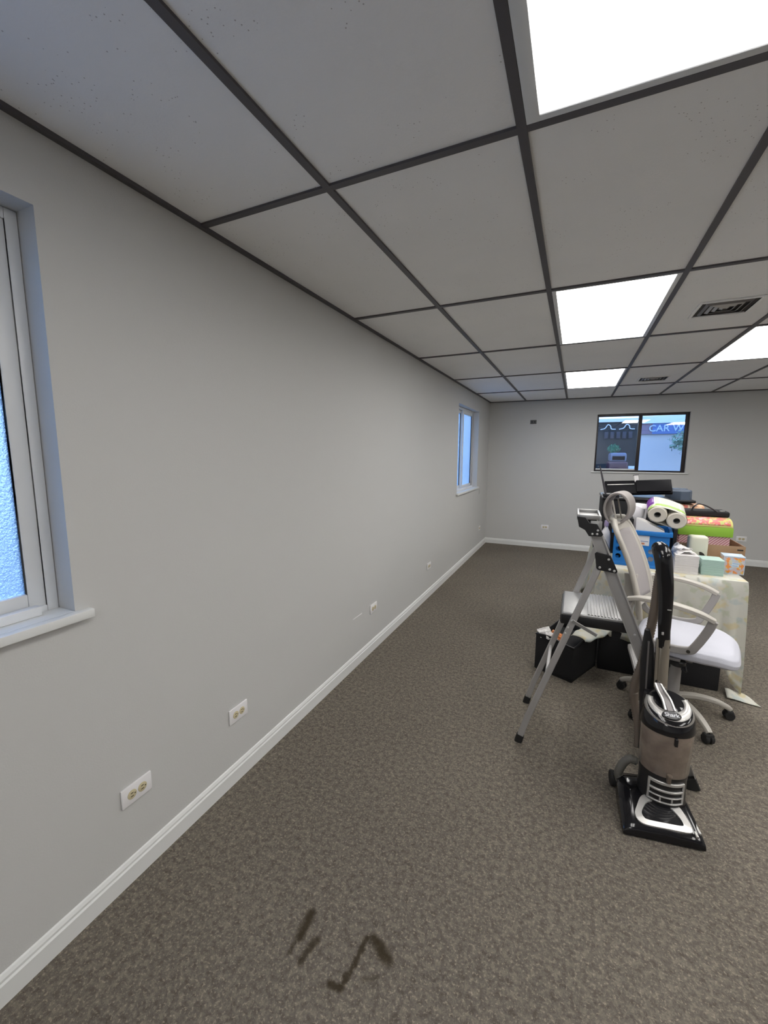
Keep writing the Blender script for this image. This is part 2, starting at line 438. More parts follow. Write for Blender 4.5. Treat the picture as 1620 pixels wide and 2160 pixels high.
# ------------------------------------------------------------ windows
def side_window(n, W, label):
    y0, y1, z0, z1 = W
    r = struct(empty('window_%d' % n, (-.1, (y0+y1)/2, z0)), label)
    def frame(x0, x1, a, c, e, f, w, name, m):
        b = MB(); b.box((x0, a, e), (x1, a+w, f), .003); b.box((x0, c-w, e), (x1, c, f), .003)
        b.box((x0, a+w, e), (x1, c-w, e+w), .003); b.box((x0, a+w, f-w), (x1, c-w, f), .003); return b.build(name, m, r)
    frame(-.150, -.081, y0+.001, y1-.001, z0+.001, z1-.001, .030, 'window_frame', M_vinyl)
    ym = (y0+y1)/2
    frame(-.118, -.088, ym-.02, y1-.030, z0+.030, z1-.030, .045, 'window_sash', M_vinyl)
    frame(-.146, -.119, y0+.030, ym+.02, z0+.030, z1-.030, .045, 'window_sash', M_vinyl)
    MB().box((-.106, ym+.020, z0+.070), (-.101, y1-.070, z1-.070)).build('pane', M_frost, r, smooth=False)
    MB().box((-.135, y0+.070, z0+.070), (-.130, ym-.020, z1-.070)).build('pane', M_frost, r, smooth=False)
    MB().box((-.0805, y0+.033, z0+.0125), (-.052, y1-.060, z0+.040), .002).build('sill_track', M_vinyl, r)
    b = MB(); b.box((-.080, y0+.001, z0), (.0, y1-.001, z0+.012)); b.box((.0005, y0-.040, z0-.014), (.030, y1+.040, z0+.012), .0015)
    b.build('window_sill', M_white, r)
side_window(1, W1, 'tall white vinyl window with frosted blue-lit glass at the left picture edge')
side_window(2, W2, 'narrow-looking frosted white window near the far left corner')
# far window : dark bronze slider
x0, x1, z0, z1 = WB
r = struct(empty('window_3', ((x0+x1)/2, YB+.1, z0)), 'dark framed two-pane sliding window in the end wall')
yA, yB_ = YB+.045, YB+.095
b = MB(); w = .024
b.box((x0+.001, yA, z0+.001), (x0+w, yB_, z1-.001), .002); b.box((x1-w-.018, yA, z0+.001), (x1-.001, yB_, z1-.001), .002)
b.box((x0+w, yA, z0+.001), (x1-w-.018, yB_, z0+w), .002); b.box((x0+w, yA, z1-w-.01), (x1-w-.018, yB_, z1-.001), .002)
b.build('window_frame', M_bronze, r)
MB().box((x0+w, YB+.050, z0+w), (2.181, YB+.070, z0+w+.020), .002).build('window_track', M_vinyl, r)
xm = 2.205
b = MB(); b.box((xm-.024, yA-.002, z0+w), (xm+.024, yB_-.015, z1-w-.01), .002); b.build('mullion', M_bronze, r)
MB().box((x0+w, YB+.072, z0+w), (xm-.024, YB+.076, z1-w-.01)).build('pane', M_glass, r, smooth=False)
MB().box((xm+.024, YB+.060, z0+w), (x1-w-.018, YB+.064, z1-w-.01)).build('pane', M_glass, r, smooth=False)
b = MB(); b.box((x0-.04, YB-.022, z0-.018), (x1+.04, YB-.0005, z0+.001), .002); b.build('window_sill', M_white, r)

# ------------------------------------------------------------ ceiling lights and vents
def ceiling_light(ix, ky, label, m, margin=.03, drop=.0):
    xa, xb, ya, yb = gx[ix]+hw, gx[ix+1]-hw, Y0+DY*ky+hw, Y0+DY*(ky+1)-hw
    t = thing('ceiling_light', ((xa+xb)/2, (ya+yb)/2, H), label, 'light', 'lit fluorescent panels in the ceiling grid')
    b = MB(); e = .0005
    for lo, hi in (((xa+e, ya+e), (xa+margin, yb-e)), ((xb-margin, ya+e), (xb-e, yb-e)), ((xa+margin, ya+e), (xb-margin, ya+margin*.6)), ((xa+margin, yb-margin*.6), (xb-margin, yb-e))):
        b.box((*lo, H+.0005), (*hi, H+.0075), .001)
    b.build('frame', M_vinyl, t)
    MB().box((xa+margin, ya+margin*.6, H+.003), (xb-margin, yb-margin*.6, H+.0065)).build('diffuser', m, t, smooth=False)
    return t
ceiling_light(1, -1, 'large lit ceiling panel overhead at the top right corner of the picture', M_lamp_t, .034)
ceiling_light(1, 1, 'lit ceiling panel just left of the larger air vent', M_lamp, .022)
ceiling_light(1, 3, 'small farthest lit ceiling panel, left of the small air vent', M_lamp, .018)
ceiling_light(3, 2, 'lit ceiling panel cut by the right picture edge below the larger air vent', M_lamp, .010)
for ix, ky in ((3, 0), (5, 1), (5, -1), (7, 2), (7, 0), (1, -3)):
    ceiling_light(ix, ky, 'lit fluorescent ceiling panel elsewhere in the room, outside the picture', M_lamp, .02)

def vent(cx, cy, sx, sy, label):
    t = thing('ceiling_vent', (cx, cy, H), label, 'vent', 'air vents in the ceiling tiles')
    z = H+.0075
    b = MB(); f = .016
    for lo, hi in (((-sx, -sy), (-sx+f, sy)), ((sx-f, -sy), (sx, sy)), ((-sx+f, -sy), (sx-f, -sy+f)), ((-sx+f, sy-f), (sx-f, sy))):
        b.box((cx+lo[0], cy+lo[1], z-.009), (cx+hi[0], cy+hi[1], z), .002)
    b.build('frame', M_ceiling, t)
    MB().box((cx-sx+f, cy-sy+f, z-.001), (cx+sx-f, cy+sy-f, z)).build('backing', M_slot, t, smooth=False)
    n = 4
    for i in range(n):
        k = 1-(i+.8)/(n+.6); ax, ay = (sx-f)*k, (sy-f)*k
        b = MB(); w = .006
        for p, q in (((-ax, -ay), (ax, -ay)), ((ax, -ay), (ax, ay)), ((ax, ay), (-ax, ay)), ((-ax, ay), (-ax, -ay))):
            d = V((q[0]-p[0], q[1]-p[1], 0)).normalized(); nn = V((-d.y, d.x, 0))
            A, B = V((cx+p[0], cy+p[1], z-.001)), V((cx+q[0], cy+q[1], z-.001))
            vs = [b.bm.verts.new(c) for c in (A, B, B+nn*.014-V((0, 0, .009))-d*.014, A+nn*.014-V((0, 0, .009))+d*.014)]
            b.bm.faces.new(vs)
        b.build('slat', M_gas if i == 0 else M_alu, t, smooth=False, mods=[('SOLIDIFY', {'thickness': .002})])
vent(2.115, 3.160, .150, .150, 'larger square air vent set in the tile right of the middle lit panel')
vent(2.115, 5.720, .150, .150, 'small far air vent right of the farthest lit panel')

# ------------------------------------------------------------ outlets (plate lies horizontally)
def outlet(o, u, label, w=.114, h=.072, simple=False, cat='outlet'):
    """o: centre on the wall, u: unit direction along the wall; n = into the room"""
    o, u = V(o), V(u); n = V((0, -1, 0)) if abs(u.x) > .5 else V((1, 0, 0))
    t = thing('wall_outlet', o, label, cat, 'horizontal duplex outlets low on the walls')
    mtx = Matrix((( u.x, n.x, 0, o.x), (u.y, n.y, 0, o.y), (0, 0, 1, o.z), (0, 0, 0, 1)))
    MB().box((-w/2, 0, -h/2), (w/2, .008, h/2), .003, mtx=mtx).build('cover_plate', M_plate, t)
    for sx in (-.0195, .0195):
        b = MB(); b.lathe([(0, 0), (.0168, 0), (.0168, .0090), (.0155, .0098), (0, .0098)], 20, mtx=mtx @ Matrix.Translation((sx, 0, 0)) @ Matrix.Rotation(-pi/2, 4, 'X'))
        s = b.build('socket', M_ivory, t)
        b = MB()
        for dz in (-.006, .006): b.box((sx-.006, .009, dz-.0014), (sx+.004, .0102, dz+.0014), mtx=mtx)
        b.box((sx+.008, .009, -.002), (sx+.012, .0102, .002), mtx=mtx)
        b.build('slot', M_slot, s, smooth=False)
    MB().lathe([(0, .006), (.003, .006), (.0025, .0075), (0, .0075)], 10, mtx=mtx @ Matrix.Rotation(-pi/2, 4, 'X')).build('screw', M_alu, t)
outlet((0, .812, .327), (0, 1, 0), 'white outlet plate nearest the camera, low on the left wall')
outlet((0, 1.313, .328), (0, 1, 0), 'second white outlet plate from the camera on the left wall')
outlet((0, 2.757, .341), (0, 1, 0), 'third small outlet plate along the left wall, beside a pale scuff')
outlet((0, 4.112, .343), (0, 1, 0), 'fourth small outlet plate along the left wall, above the baseboard')
outlet((0, 6.68, .340), (0, 1, 0), 'faint farthest outlet plate on the left wall, by the corner')
outlet((.967, YB, .345), (1, 0, 0), 'white outlet plate on the end wall left of the table')
outlet((3.535, YB, .372), (1, 0, 0), 'white outlet plate on the end wall behind the cardboard box')
def plain_plate(o, u, w, h, m, name, label, cat):
    o, u = V(o), V(u); n = V((0, -1, 0)) if abs(u.x) > .5 else V((1, 0, 0))
    mtx = Matrix((( u.x, n.x, 0, o.x), (u.y, n.y, 0, o.y), (0, 0, 1, o.z), (0, 0, 0, 1)))
    t = thing(name, o, label, cat)
    MB().box((-w/2, 0, -h/2), (w/2, .008, h/2), .003, mtx=mtx).build('cover_plate', m, t)
    for i in (-1, 1): MB().box((i*w*.22-.008, .008, -h*.2), (i*w*.22+.008, .0095, h*.2), .001, mtx=mtx).build('insert', m if m is M_wall else M_black, t)
M_dplate = mat('dark_plate', (.10, .10, .095), .5)
plain_plate((.706, YB, 2.052), (1, 0, 0), .095, .062, M_dplate, 'wall_jack', 'small dark wall plate high on the end wall left of the window', 'wall plate')
plain_plate((0, 6.62, .945), (0, 1, 0), .09, .08, M_wall, 'wall_switch', 'wall-coloured small plate below the far frosted window', 'wall plate')
# paint scuffs : raised filler marks
b = MB(); b.box((-0.0002, 2.43, .358), (.0010, 2.57, .366), .0004, mtx=None)
tag(b.build('paint_scuff', M_plate), 'thin pale paint scuff on the left wall beside the third outlet', 'scuff')

# ------------------------------------------------------------ step ladder
def rail_pt(z): return 1.545+(.992-z)/2.42
LY0, LY1 = 2.125, 2.515
lad = thing('step_ladder', (1.55, 2.32, 0), 'silver aluminium step ladder with black brackets standing open in front of the chair', 'ladder')
def cprof(w, d, t): return [(-w/2, -d/2), (w/2, -d/2), (w/2, -d/2+t), (-w/2+t, -d/2+t), (-w/2+t, d/2-t), (w/2, d/2-t), (w/2, d/2), (-w/2, d/2)]
for y, sgn in ((LY0, -1), (LY1, 1)):
    a, c = V((rail_pt(.03), y, .03)), V((rail_pt(1.165 if sgn < 0 else 1.075), y, 1.165 if sgn < 0 else 1.075))
    b = MB(); b.sweep([a, c], [(x*sgn, z) for x, z in [(-.012, -.026), (.012, -.026), (.012, -.022), (-.009, -.022), (-.009, .022), (.012, .022), (.012, .026), (-.012, .026)]][::1], up=(1, 0, .4))
    fr = b.build('front_rail', M_alu, lad, smooth=False)
    MB().bar([V((rail_pt(0.0), y, .0)), V((rail_pt(.05), y, .05))], .030, .056, up=(1, 0, .4)).build('rubber_foot', M_rubber, fr)
    # rear leg : narrower, kinked near the foot
    b = MB(); b.bar([(1.183, y, .02), (1.217, y, .145), (1.40, y, .700), (1.497, y, .992), (1.510, y, 1.03)], .022, .030, up=(1, 0, -.3))
    lg = b.build('rear_leg', M_alu, lad)
    MB().bar([V((1.178, y, 0)), V((1.189, y, .042))], .028, .038, up=(1, 0, -.3)).build('rubber_foot', M_rubber, lg)
    # hinge plate
    yy = y + sgn*.0125
    b = MB(); out = [(1.478, 1.068), (1.486, 1.076), (1.545, 1.064), (1.552, 1.050), (1.578, .992), (1.574, .982), (1.496, .990), (1.489, .998)]
    b.prism(out, -.003, .003, mtx=Matrix(((1, 0, 0, 0), (0, 0, 1, yy), (0, 1, 0, 0), (0, 0, 0, 1))))
    hp = b.build('hinge_plate', M_black, lad, mods=[('BEVEL', {'width': .002, 'segments': 2})])
    for px, pz in ((1.503, 1.003), (1.545, .998), (1.564, .993), (1.538, 1.045)):
        MB().lathe([(0, 0), (.006, 0), (.0045, .003), (0, .004)], 10, mtx=Matrix.Translation((px, yy+sgn*.003, pz)) @ Matrix.Rotation(-sgn*pi/2, 4, 'X')).build('rivet', M_rivet, hp)
    if sgn > 0: y = LY0+.21; yy = y+sgn*.0125
    # top cap bracket
    b = MB(); out = [(1.392, 1.240), (1.430, 1.236), (1.448, 1.210), (1.480, 1.208), (1.508, 1.160), (1.500, 1.150), (1.448, 1.148), (1.430, 1.176), (1.403, 1.190)]
    b.prism(out, -.004, .004, mtx=Matrix(((1, 0, 0, 0), (0, 0, 1, yy), (0, 1, 0, 0), (0, 0, 0, 1))))
    tb = b.build('top_bracket', M_black, lad, mods=[('BEVEL', {'width': .002, 'segments': 2})])
    for px, pz in ((1.462, 1.160), (1.482, 1.161), (1.484, 1.178)):
        MB().lathe([(0, 0), (.0055, 0), (.004, .003), (0, .004)], 10, mtx=Matrix.Translation((px, yy+sgn*.004, pz)) @ Matrix.Rotation(-sgn*pi/2, 4, 'X')).build('rivet', M_rivet, tb)
# top tray
b = MB(); yu = LY0+.21; b.sweep([V((rail_pt(1.045), yu, 1.045)), V((rail_pt(1.165), yu, 1.165))], [(-.010, -.026), (.010, -.026), (.010, .026), (-.010, .026)], up=(1, 0, .4)); b.build('upper_rail', M_alu, lad, smooth=False)
b = MB(); b.bar([(rail_pt(1.055), LY0, 1.055), (rail_pt(1.055), LY1, 1.055)], .03, .022); b.build('cross_bar', M_alu, lad)
b = MB(); b.box((1.400, LY0-.008, 1.226), (1.492, yu+.008, 1.232), .002); b.box((1.392, LY0-.012, 1.222), (1.402, yu+.012, 1.250), .003)
b.box((1.486, LY0-.012, 1.205), (1.496, yu+.012, 1.246), .003); b.box((1.40, LY0-.012, 1.226), (1.49, LY0-.004, 1.248), .003); b.box((1.40, yu+.004, 1.226), (1.49, yu+.012, 1.248), .003)
b.box((1.452, LY0-.015, 1.172), (1.500, LY0-.009, 1.222), .002)
b.build('top_tray', M_alu2, lad)
# platform step
plat = MB(); plat.box((1.352, LY0+.016, .728), (1.652, LY1-.016, .752), .008, 3)
for i in range(12): plat.box((1.47+i*.0145, LY0+.02, .750), (1.4775+i*.0145, LY1-.02, .7555), .001)
pl = plat.build('platform_step', M_alu2, lad)
b = MB(); b.box((1.350, LY0+.014, .690), (1.660, LY0+.022, .738), .003); b.box((1.350, LY1-.022, .690), (1.660, LY1-.014, .738), .003); b.box((1.346, LY0+.022, .694), (1.354, LY1-.022, .734), .003)
b.box((1.354, LY0+.022, .700), (1.655, LY1-.022, .727), .002)
b.build('step_bracket', M_black, pl)
for y in (LY0-.016, ):
    MB().bar([(1.402, y, .722), (1.513, y, .668)], .006, .016).build('brace', M_alu2, lad)
for px, pz, py in ((1.402, .722, LY0-.012), (1.385, .684, LY0-.012), (1.374, .652, LY0-.012), (1.668, .70, LY0-.013)):
    MB().lathe([(0, 0), (.0055, 0), (.004, .003), (0, .004)], 10, mtx=Matrix.Translation((px, py, pz)) @ Matrix.Rotation(pi/2, 4, 'X')).build('rivet', M_rivet, lad)
# lower treads
for z in (.25, .49):
    x = rail_pt(z)
    b = MB(); b.box((x-.06, LY0+.013, z-.022), (x+.035, LY1-.013, z+.004), .004)
    for i in range(5): b.box((x-.052+i*.017, LY0+.014, z+.003), (x-.045+i*.017, LY1-.014, z+.006))
    b.build('tread', M_alu, lad)
b = MB(); b.bar([(1.30, LY0, .395), (1.30, LY1, .395)], .018, .024); b.build('cross_brace', M_alu, lad)

# ------------------------------------------------------------ office chair
CC = V((1.985, 2.80, 0)); CA = radians(-15)
chair = thing('office_chair', CC, 'warm grey office chair with pale lavender seat, turned sideways in front of the table', 'chair')
Fv = V((cos(CA), sin(CA), 0)); Nv = V((-sin(CA), cos(CA), 0))   # forward, left(+y side)
def cp(f, n, z): return CC + Fv*f + Nv*n + V((0, 0, z))
# seat cushion : rounded superellipse cushion with waterfall front
def seat_fn(u, v):
    a = 2*pi*u; ca, sa = cos(a), sin(a)
    e = 2/4.2
    x = (abs(ca)**e)*(1 if ca > 0 else -1); y = (abs(sa)**e)*(1 if sa > 0 else -1)
    if v < .5: k = sin(v*pi)**.30 if v > 0 else 0; z = .498+.004*k-.030*(1-sin(pi/2*(1-2*v*.92)))**1.0*0
    prof = [(0, .508), (.5, .507), (.86, .500), (.965, .486), (1., .462), (.985, .438), (.93, .425), (.5, .420), (0, .420)]
    t = v*(len(prof)-1); i = min(int(t), len(prof)-2); f = t-i
    k = prof[i][0]*(1-f)+prof[i+1][0]*f; z = prof[i][1]*(1-f)+prof[i+1][1]*f
    X = x*k; dz = -.045*max(0, X-.55)**1.5*2.2 - .012*(1-abs(y*k))*(1 if z > .46 else 0)
    return cp(.035+.250*X, .245*y*k*(1-.06*max(0, X)), z+dz)
MB().grid(seat_fn, 48, 33, closeu=True).build('seat', M_seat, chair, ang=80, mods=[('SUBSURF', {'levels': 1, 'render_levels': 1})])
b = MB(); b.box((-.17, -.16, .395), (.15, .16, .422), .01, mtx=rotz(CA, CC)); b.box((-.10, -.06, .345), (.08, .06, .398), .01, mtx=rotz(CA, CC)); b.build('seat_pan', M_gas, chair)
MB().lathe([(0, -.03), (.034, -.03), (.036, -.005), (.03, .0), (0, .0)], 20, c=cp(.02, -.215, .415)).build('tilt_knob', M_black, chair)
b = MB(); b.tube([cp(.03, -.02, .40), cp(.05, -.20, .385), cp(.06, -.27, .38)], .006); b.build('height_lever', M_black, chair)
MB().lathe([(.0, .29), (.017, .29), (.017, .37), (0, .37)], 20, c=CC).build('gas_lift', M_gas, chair)
MB().lathe([(0, .10), (.030, .10), (.030, .262), (.026, .268), (.026, .30), (.02, .305), (0, .305)], 24, c=CC).build('column', mat('column_grey', (.36, .345, .335), .45), chair)
b = MB(); b.lathe([(0, .075), (.036, .075), (.044, .09), (.044, .118), (.030, .126), (0, .126)], 24, c=CC)
base = b.build('base_hub', M_chair, chair)
for ang in (150, 222, 294, 8, 80):
    a = radians(ang); d = V((cos(a), sin(a), 0))
    pts = catmull([CC+d*.035+V((0, 0, .108)), CC+d*.12+V((0, 0, .113)), CC+d*.21+V((0, 0, .100)), CC+d*.27+V((0, 0, .076)), CC+d*.295+V((0, 0, .060))], 5)
    n = len(pts)
    MB().bar(pts, .040, .026, scales=[(1-.30*i/(n-1), 1) for i in range(n)]).build('base_arm', M_chair, chair)
    e = CC+d*.29; p = V((-d.y, d.x, 0))
    b = MB()
    for s in (-1, 1):
        b.lathe([(0, 0), (.022, 0), (.0255, .004), (.0255, .016), (.022, .020), (0, .020)], 20, mtx=Matrix.Translation(e+p*(.003 if s > 0 else -.023)+V((0, 0, .0255))) @ p.to_track_quat('Z', 'Y').to_matrix().to_4x4())
    b.box((-.018, -.024, .030), (.018, .024, .056), .008, mtx=rotz(a, e))
    b.tube([e+V((0, 0, .05)), e+V((0, 0, .075))], .008)
    b.build('caster', M_rubber, chair)
# arm rests with lower loop
for s in (-1, 1):
    top = catmull([cp(-.235, s*.275, .722), cp(-.16, s*.285, .742), cp(-.02, s*.290, .740), cp(.09, s*.285, .718), cp(.155, s*.280, .690)], 6)
    n = len(top)
    def k(i):
        q = i/(n-1); return (.75+.35*sin(pi*q), .9)
    b = MB(); b.bar(top, .050, .026, scales=[k(i) for i in range(n)]); ar = b.build('arm_rest', M_chair, chair)
    lo = [cp(.150, s*.276, .690), cp(.130, s*.27, .625), cp(.088, s*.262, .530), cp(.060, s*.257, .497), cp(-.03, s*.25, .485), cp(-.17, s*.25, .500), cp(-.225, s*.255, .55), cp(-.250, s*.265, .64), cp(-.232, s*.272, .715)]
    b = MB(); b.bar(catmull(lo, 6), .040, .022, up=Nv); b.build('arm_bracket', mat('arm_grey', (.34, .325, .315), .5), ar)
    b = MB(); b.lathe([(0, 0), (.009, 0), (.009, .003), (0, .003)], 14, mtx=Matrix.Translation(cp(.060, s*.268+s*.008, .498)) @ (Nv*s).to_track_quat('Z', 'Y').to_matrix().to_4x4())
    b.build('bolt', M_slot, ar)
    MB().box((-.04, -.03, -.008), (.04, .03, .006), .005, mtx=rotz(CA, cp(-.01, s*.225, .425))).build('arm_plate', M_gas, chair)
# back : curved shell with rim
def back_c(v):      # centre line (f, z) and half width by height parameter
    z = .60+(1.135-.60)*v
    f = -.170-.185*v**1.15 + .02*sin(pi*v)
    hw_ = .235-.035*v if v < .85 else (.235-.035*v)*(1-.35*((v-.85)/.15)**2)
    return f, z, hw_
def back_fn(off, shrink=1.):
    def fn(u, v):
        vv = v if shrink == 1 else .10+.77*v
        f, z, w_ = back_c(vv); s = (2*u-1)*shrink
        return cp(f-.045*(1-s*s*.9)+off, s*w_, z)
    return fn
b = MB(); b.grid(back_fn(0), 13, 19); b.build('backrest', M_chair, chair, ang=80, mods=[('SOLIDIFY', {'thickness': .020, 'offset': 0}), ('BEVEL', {'width': .004, 'segments': 2})])
b = MB(); b.grid(back_fn(.0135, .80), 13, 19); b.build('back_mesh', M_chaird, chair, ang=80, mods=[('SOLIDIFY', {'thickness': .004, 'offset': 0})])
rim = []
for i in range(21): f, z, w_ = back_c(i/20); rim.append(cp(f-.0045, -w_, z))
for s_ in range(1, 8): f, z, w_ = back_c(1.); q = -1+2*s_/8; rim.append(cp(f-.045*(1-q*q*.9), q*w_, z+.006*(1-q*q)))
for i in range(20, -1, -1): f, z, w_ = back_c(i/20); rim.append(cp(f-.0045, w_, z))
MB().tube(rim, .015, 10).build('back_rim', M_chair, chair, ang=80)
b = MB(); b.bar(catmull([cp(-.08, 0, .40), cp(-.22, 0, .42), cp(-.275, 0, .52), cp(-.265, 0, .68), cp(-.27, 0, .80)], 6), .07, .022, up=Nv); b.build('back_spine', M_chair, chair)
# head rest : C-shaped roll on a bracket
hc = cp(-.362, 0, 1.205)
def head_fn(u, v):
    a = 2*pi*u
    rr = .088 + .0*v
    p = (hc + Fv*(.066*cos(a)*1.0) + V((0, 0, .092*sin(a))))
    n = (v-.5)*.20
    return p + Nv*n + Fv*(.010*(1-(2*v-1)**2)*-1)
MB().grid(head_fn, 40, 9, closeu=True).build('headrest', M_headrest, chair, ang=80, mods=[('SOLIDIFY', {'thickness': .013, 'offset': 0}), ('BEVEL', {'width': .003, 'segments': 2})])
for q_ in (-.095, .06): MB().bar([cp(-.385, q_-.005, 1.255), cp(-.360, q_, 1.14), cp(-.350, q_+.005, 1.118)], .010, .008, up=Fv).build('headrest_stay', M_chair, chair)
MB().box((-.03, -.11, -.006), (.03, .08, .006), .003, mtx=rotz(CA, cp(-.365, 0, 1.122))).build('headrest_bracket', M_chair, chair)

# ------------------------------------------------------------ vacuum cleaner
VA = .16; VO = V((1.79, 1.93, 0)); VM = rotz(VA, VO)
vac = thing('vacuum_cleaner', VO, 'black and silver upright vacuum cleaner with a dusty brown canister', 'vacuum cleaner')
# floor head : sloped housing
def vhead():
    b = MB()
    # stations front -> back : y, half width left, right, top z
    st = [(-.182, -.184, .104, .030), (-.176, -.184, .104, .042), (-.150, -.183, .103, .052), (-.10, -.178, .100, .066), (-.03, -.170, .095, .084), (.04, -.160, .092, .092), (.085, -.148, .085, .080), (.105, -.135, .075, .045)]
    rings = []
    for y, xl, xr, zt in st:
        c = .018
        ring = [(xl, y, .006), (xl, y, zt-c), (xl+c, y, zt-.004), (xl+.05, y, zt), ((xl+xr)/2, y, zt+.004), (xr-.05, y, zt), (xr-c, y, zt-.004), (xr, y, zt-c), (xr, y, .006)]
        rings.append([b.bm.verts.new(p) for p in ring])
    for a, c in zip(rings, rings[1:]):
        for j in range(len(a)-1): b.bm.faces.new((a[j], a[j+1], c[j+1], c[j]))
        b.bm.faces.new((a[-1], a[0], c[0], c[-1]))
    b.bm.faces.new(rings[0]); b.bm.faces.new(rings[-1][::-1])
    return b
hd = vhead().build('floor_head', M_blackgloss, vac, mtx=VM, ang=50)
def topz(y):
    st = [(-.182, .030), (-.176, .044), (-.150, .056), (-.10, .070), (-.03, .088), (.04, .096)]
    for (a, za), (c, zc) in zip(st, st[1:]):
        if a <= y <= c: return za+(zc-za)*(y-a)/(c-a)
    return st[0][1] if y < st[0][0] else st[-1][1]
outer = [(-.118, -.100), (-.132, -.130), (-.128, -.154), (-.100, -.166), (-.02, -.166), (.052, -.164), (.064, -.150), (.060, -.115), (.046, -.070), (.020, -.045), (-.03, -.036), (-.085, -.050)]
inner = [(-.092, -.098), (-.106, -.124), (-.103, -.142), (-.086, -.149), (-.02, -.149), (.030, -.147), (.038, -.138), (.034, -.118), (.016, -.088), (-.006, -.072), (-.035, -.064), (-.07, -.074)]
def closed_cm(pts, n=5):
    P = [V((*p, 0)) for p in pts]; out = []; L = len(P)
    for i in range(L):
        a, b_, c, d = P[i-1], P[i], P[(i+1) % L], P[(i+2) % L]
        for k in range(n):
            t = k/n; out.append(.5*((2*b_)+(c-a)*t+(2*a-5*b_+4*c-d)*t*t+(3*b_-a-3*c+d)*t*t*t))
    return out
O, I = closed_cm(outer), closed_cm(inner)
b = MB(); R0 = [b.bm.verts.new((p.x, p.y, topz(p.y)+.0005)) for p in O]; R1 = [b.bm.verts.new((p.x, p.y, topz(p.y)+.006)) for p in O]; R2 = [b.bm.verts.new((p.x, p.y, topz(p.y)+.007)) for p in I]; R3 = [b.bm.verts.new((p.x, p.y, topz(p.y)-.001)) for p in I]
n = len(O)
for A, B in ((R0, R1), (R1, R2), (R2, R3)):
    for i in range(n): b.bm.faces.new((A[i], A[(i+1) % n], B[(i+1) % n], B[i]))
b.build('silver_ring', M_silver, hd, mtx=VM, ang=50)
b = MB(); vs = [b.bm.verts.new((p.x, p.y, topz(p.y)+.0015)) for p in I]; b.bm.faces.new(vs); b.build('window_insert', mat('smoked_insert', (.02, .02, .022), .08), hd, mtx=VM)
b = MB(); b.box((.072, -.170, .040), (.082, -.125, .0505), .002); b.box((.088, -.150, .038), (.098, -.09, .050), .002); b.build('edge_trim', M_silver, hd, mtx=VM)
for s in (-1, 1):
    MB().lathe([(0, 0), (.032, 0), (.034, .006), (.034, .018), (.030, .022), (0, .022)], 22, mtx=VM @ Matrix.Translation((-.035+s*.115, .095, .034)) @ Matrix.Rotation(s*pi/2, 4, 'Y')).build('wheel', M_rubber, vac)
# motor housing
E_ = (1., .92)
b = MB(); b.lathe([(0, .062), (.088, .062), (.092, .075), (.088, .088), (.087, .175), (.090, .215), (0, .215)], 40, ell=E_); b.build('motor_housing', M_black, vac, mtx=VM)
def arc_bar(rad, z, a0, a1, w, h, n=14, dz=0.):
    pts = [(rad*cos(a0+(a1-a0)*i/n), rad*E_[1]*sin(a0+(a1-a0)*i/n), z) for i in range(n+1)]
    return pts
b = MB(); a0, a1 = radians(-138), radians(-52)
for z, h in ((.182, .013), (.148, .009), (.122, .005), (.096, .006)):
    b.bar(arc_bar(.0895, z, a0, a1, 0, 0), .008, h)
for a in (a0, a1): b.bar([(.0895*cos(a), .0895*E_[1]*sin(a), .094), (.0895*cos(a), .0895*E_[1]*sin(a), .186)], .010, .008)
for q in (.34, .66):
    a = a0+(a1-a0)*q; b.bar([(.089*cos(a), .089*E_[1]*sin(a), .096), (.089*cos(a), .089*E_[1]*sin(a), .124)], .006, .006)
b.build('silver_grille', M_silver, vac, mtx=VM)
# canister
b = MB(); b.lathe([(0, .205), (.086, .205), (.091, .212), (.096, .40), (0, .40)], 44, ell=E_); can = b.build('dust_canister', M_can, vac, mtx=VM)
b = MB(); b.box((-.004, -.100, .365), (.008, -.086, .398), .003); b.build('lid_latch', M_black, can, mtx=VM)
b = MB(); b.box((-.016, -.098, .195), (-.001, -.080, .232), .004); b.lathe([(0, 0), (.011, 0), (.009, .006), (0, .007)], 16, mtx=Matrix.Translation((-.0085, -.091, .228))); b.build('door_latch', M_hose, can, mtx=VM)
# lid : sloping dome
def slope(z0, prof):
    return prof
b = MB(); b.lathe([(0, .398), (.098, .398), (.1, .402), (.099, .412), (.094, .430), (.080, .448), (0, .452)], 44, ell=E_)
for v in b.bm.verts:
    if v.co.z > .415: v.co.z += max(0, (v.co.y+.09))*.42*min(1, (v.co.z-.415)/.03)
lid = b.build('canister_lid', M_blackgloss, vac, mtx=VM, ang=60)
def lidz(x, y):
    rr = min(1, math.hypot(x, y/E_[1])/.098)
    base = .452-.004*rr if rr < .8 else .452-.06*(rr-.8)*1.6
    return base+max(0, y+.09)*.42*min(1, (base-.415)/.03)
b = MB(); NN = 40
ro, ri, rz = [], [], []
for i in range(NN):
    a = radians(-205)+radians(230)*i/(NN-1)
    xo, yo = .090*cos(a), .082*sin(a); xi, yi = .056*cos(a), .046*sin(a)+.012
    if i in (0, NN-1): xi, yi = .080*cos(a), .072*sin(a)
    ro.append(b.bm.verts.new((xo, yo, lidz(xo, yo)-.004))); rz.append(b.bm.verts.new(((xo+xi)/2, (yo+yi)/2, lidz((xo+xi)/2, (yo+yi)/2)+.008))); ri.append(b.bm.verts.new((xi, yi, lidz(xi, yi)+.003)))
for A, B in ((ro, rz), (rz, ri)):
    for i in range(NN-1): b.bm.faces.new((A[i], A[i+1], B[i+1], B[i]))
b.build('lid_ring', M_silver, lid, mtx=VM, ang=80, mods=[('SOLIDIFY', {'thickness': .003})])
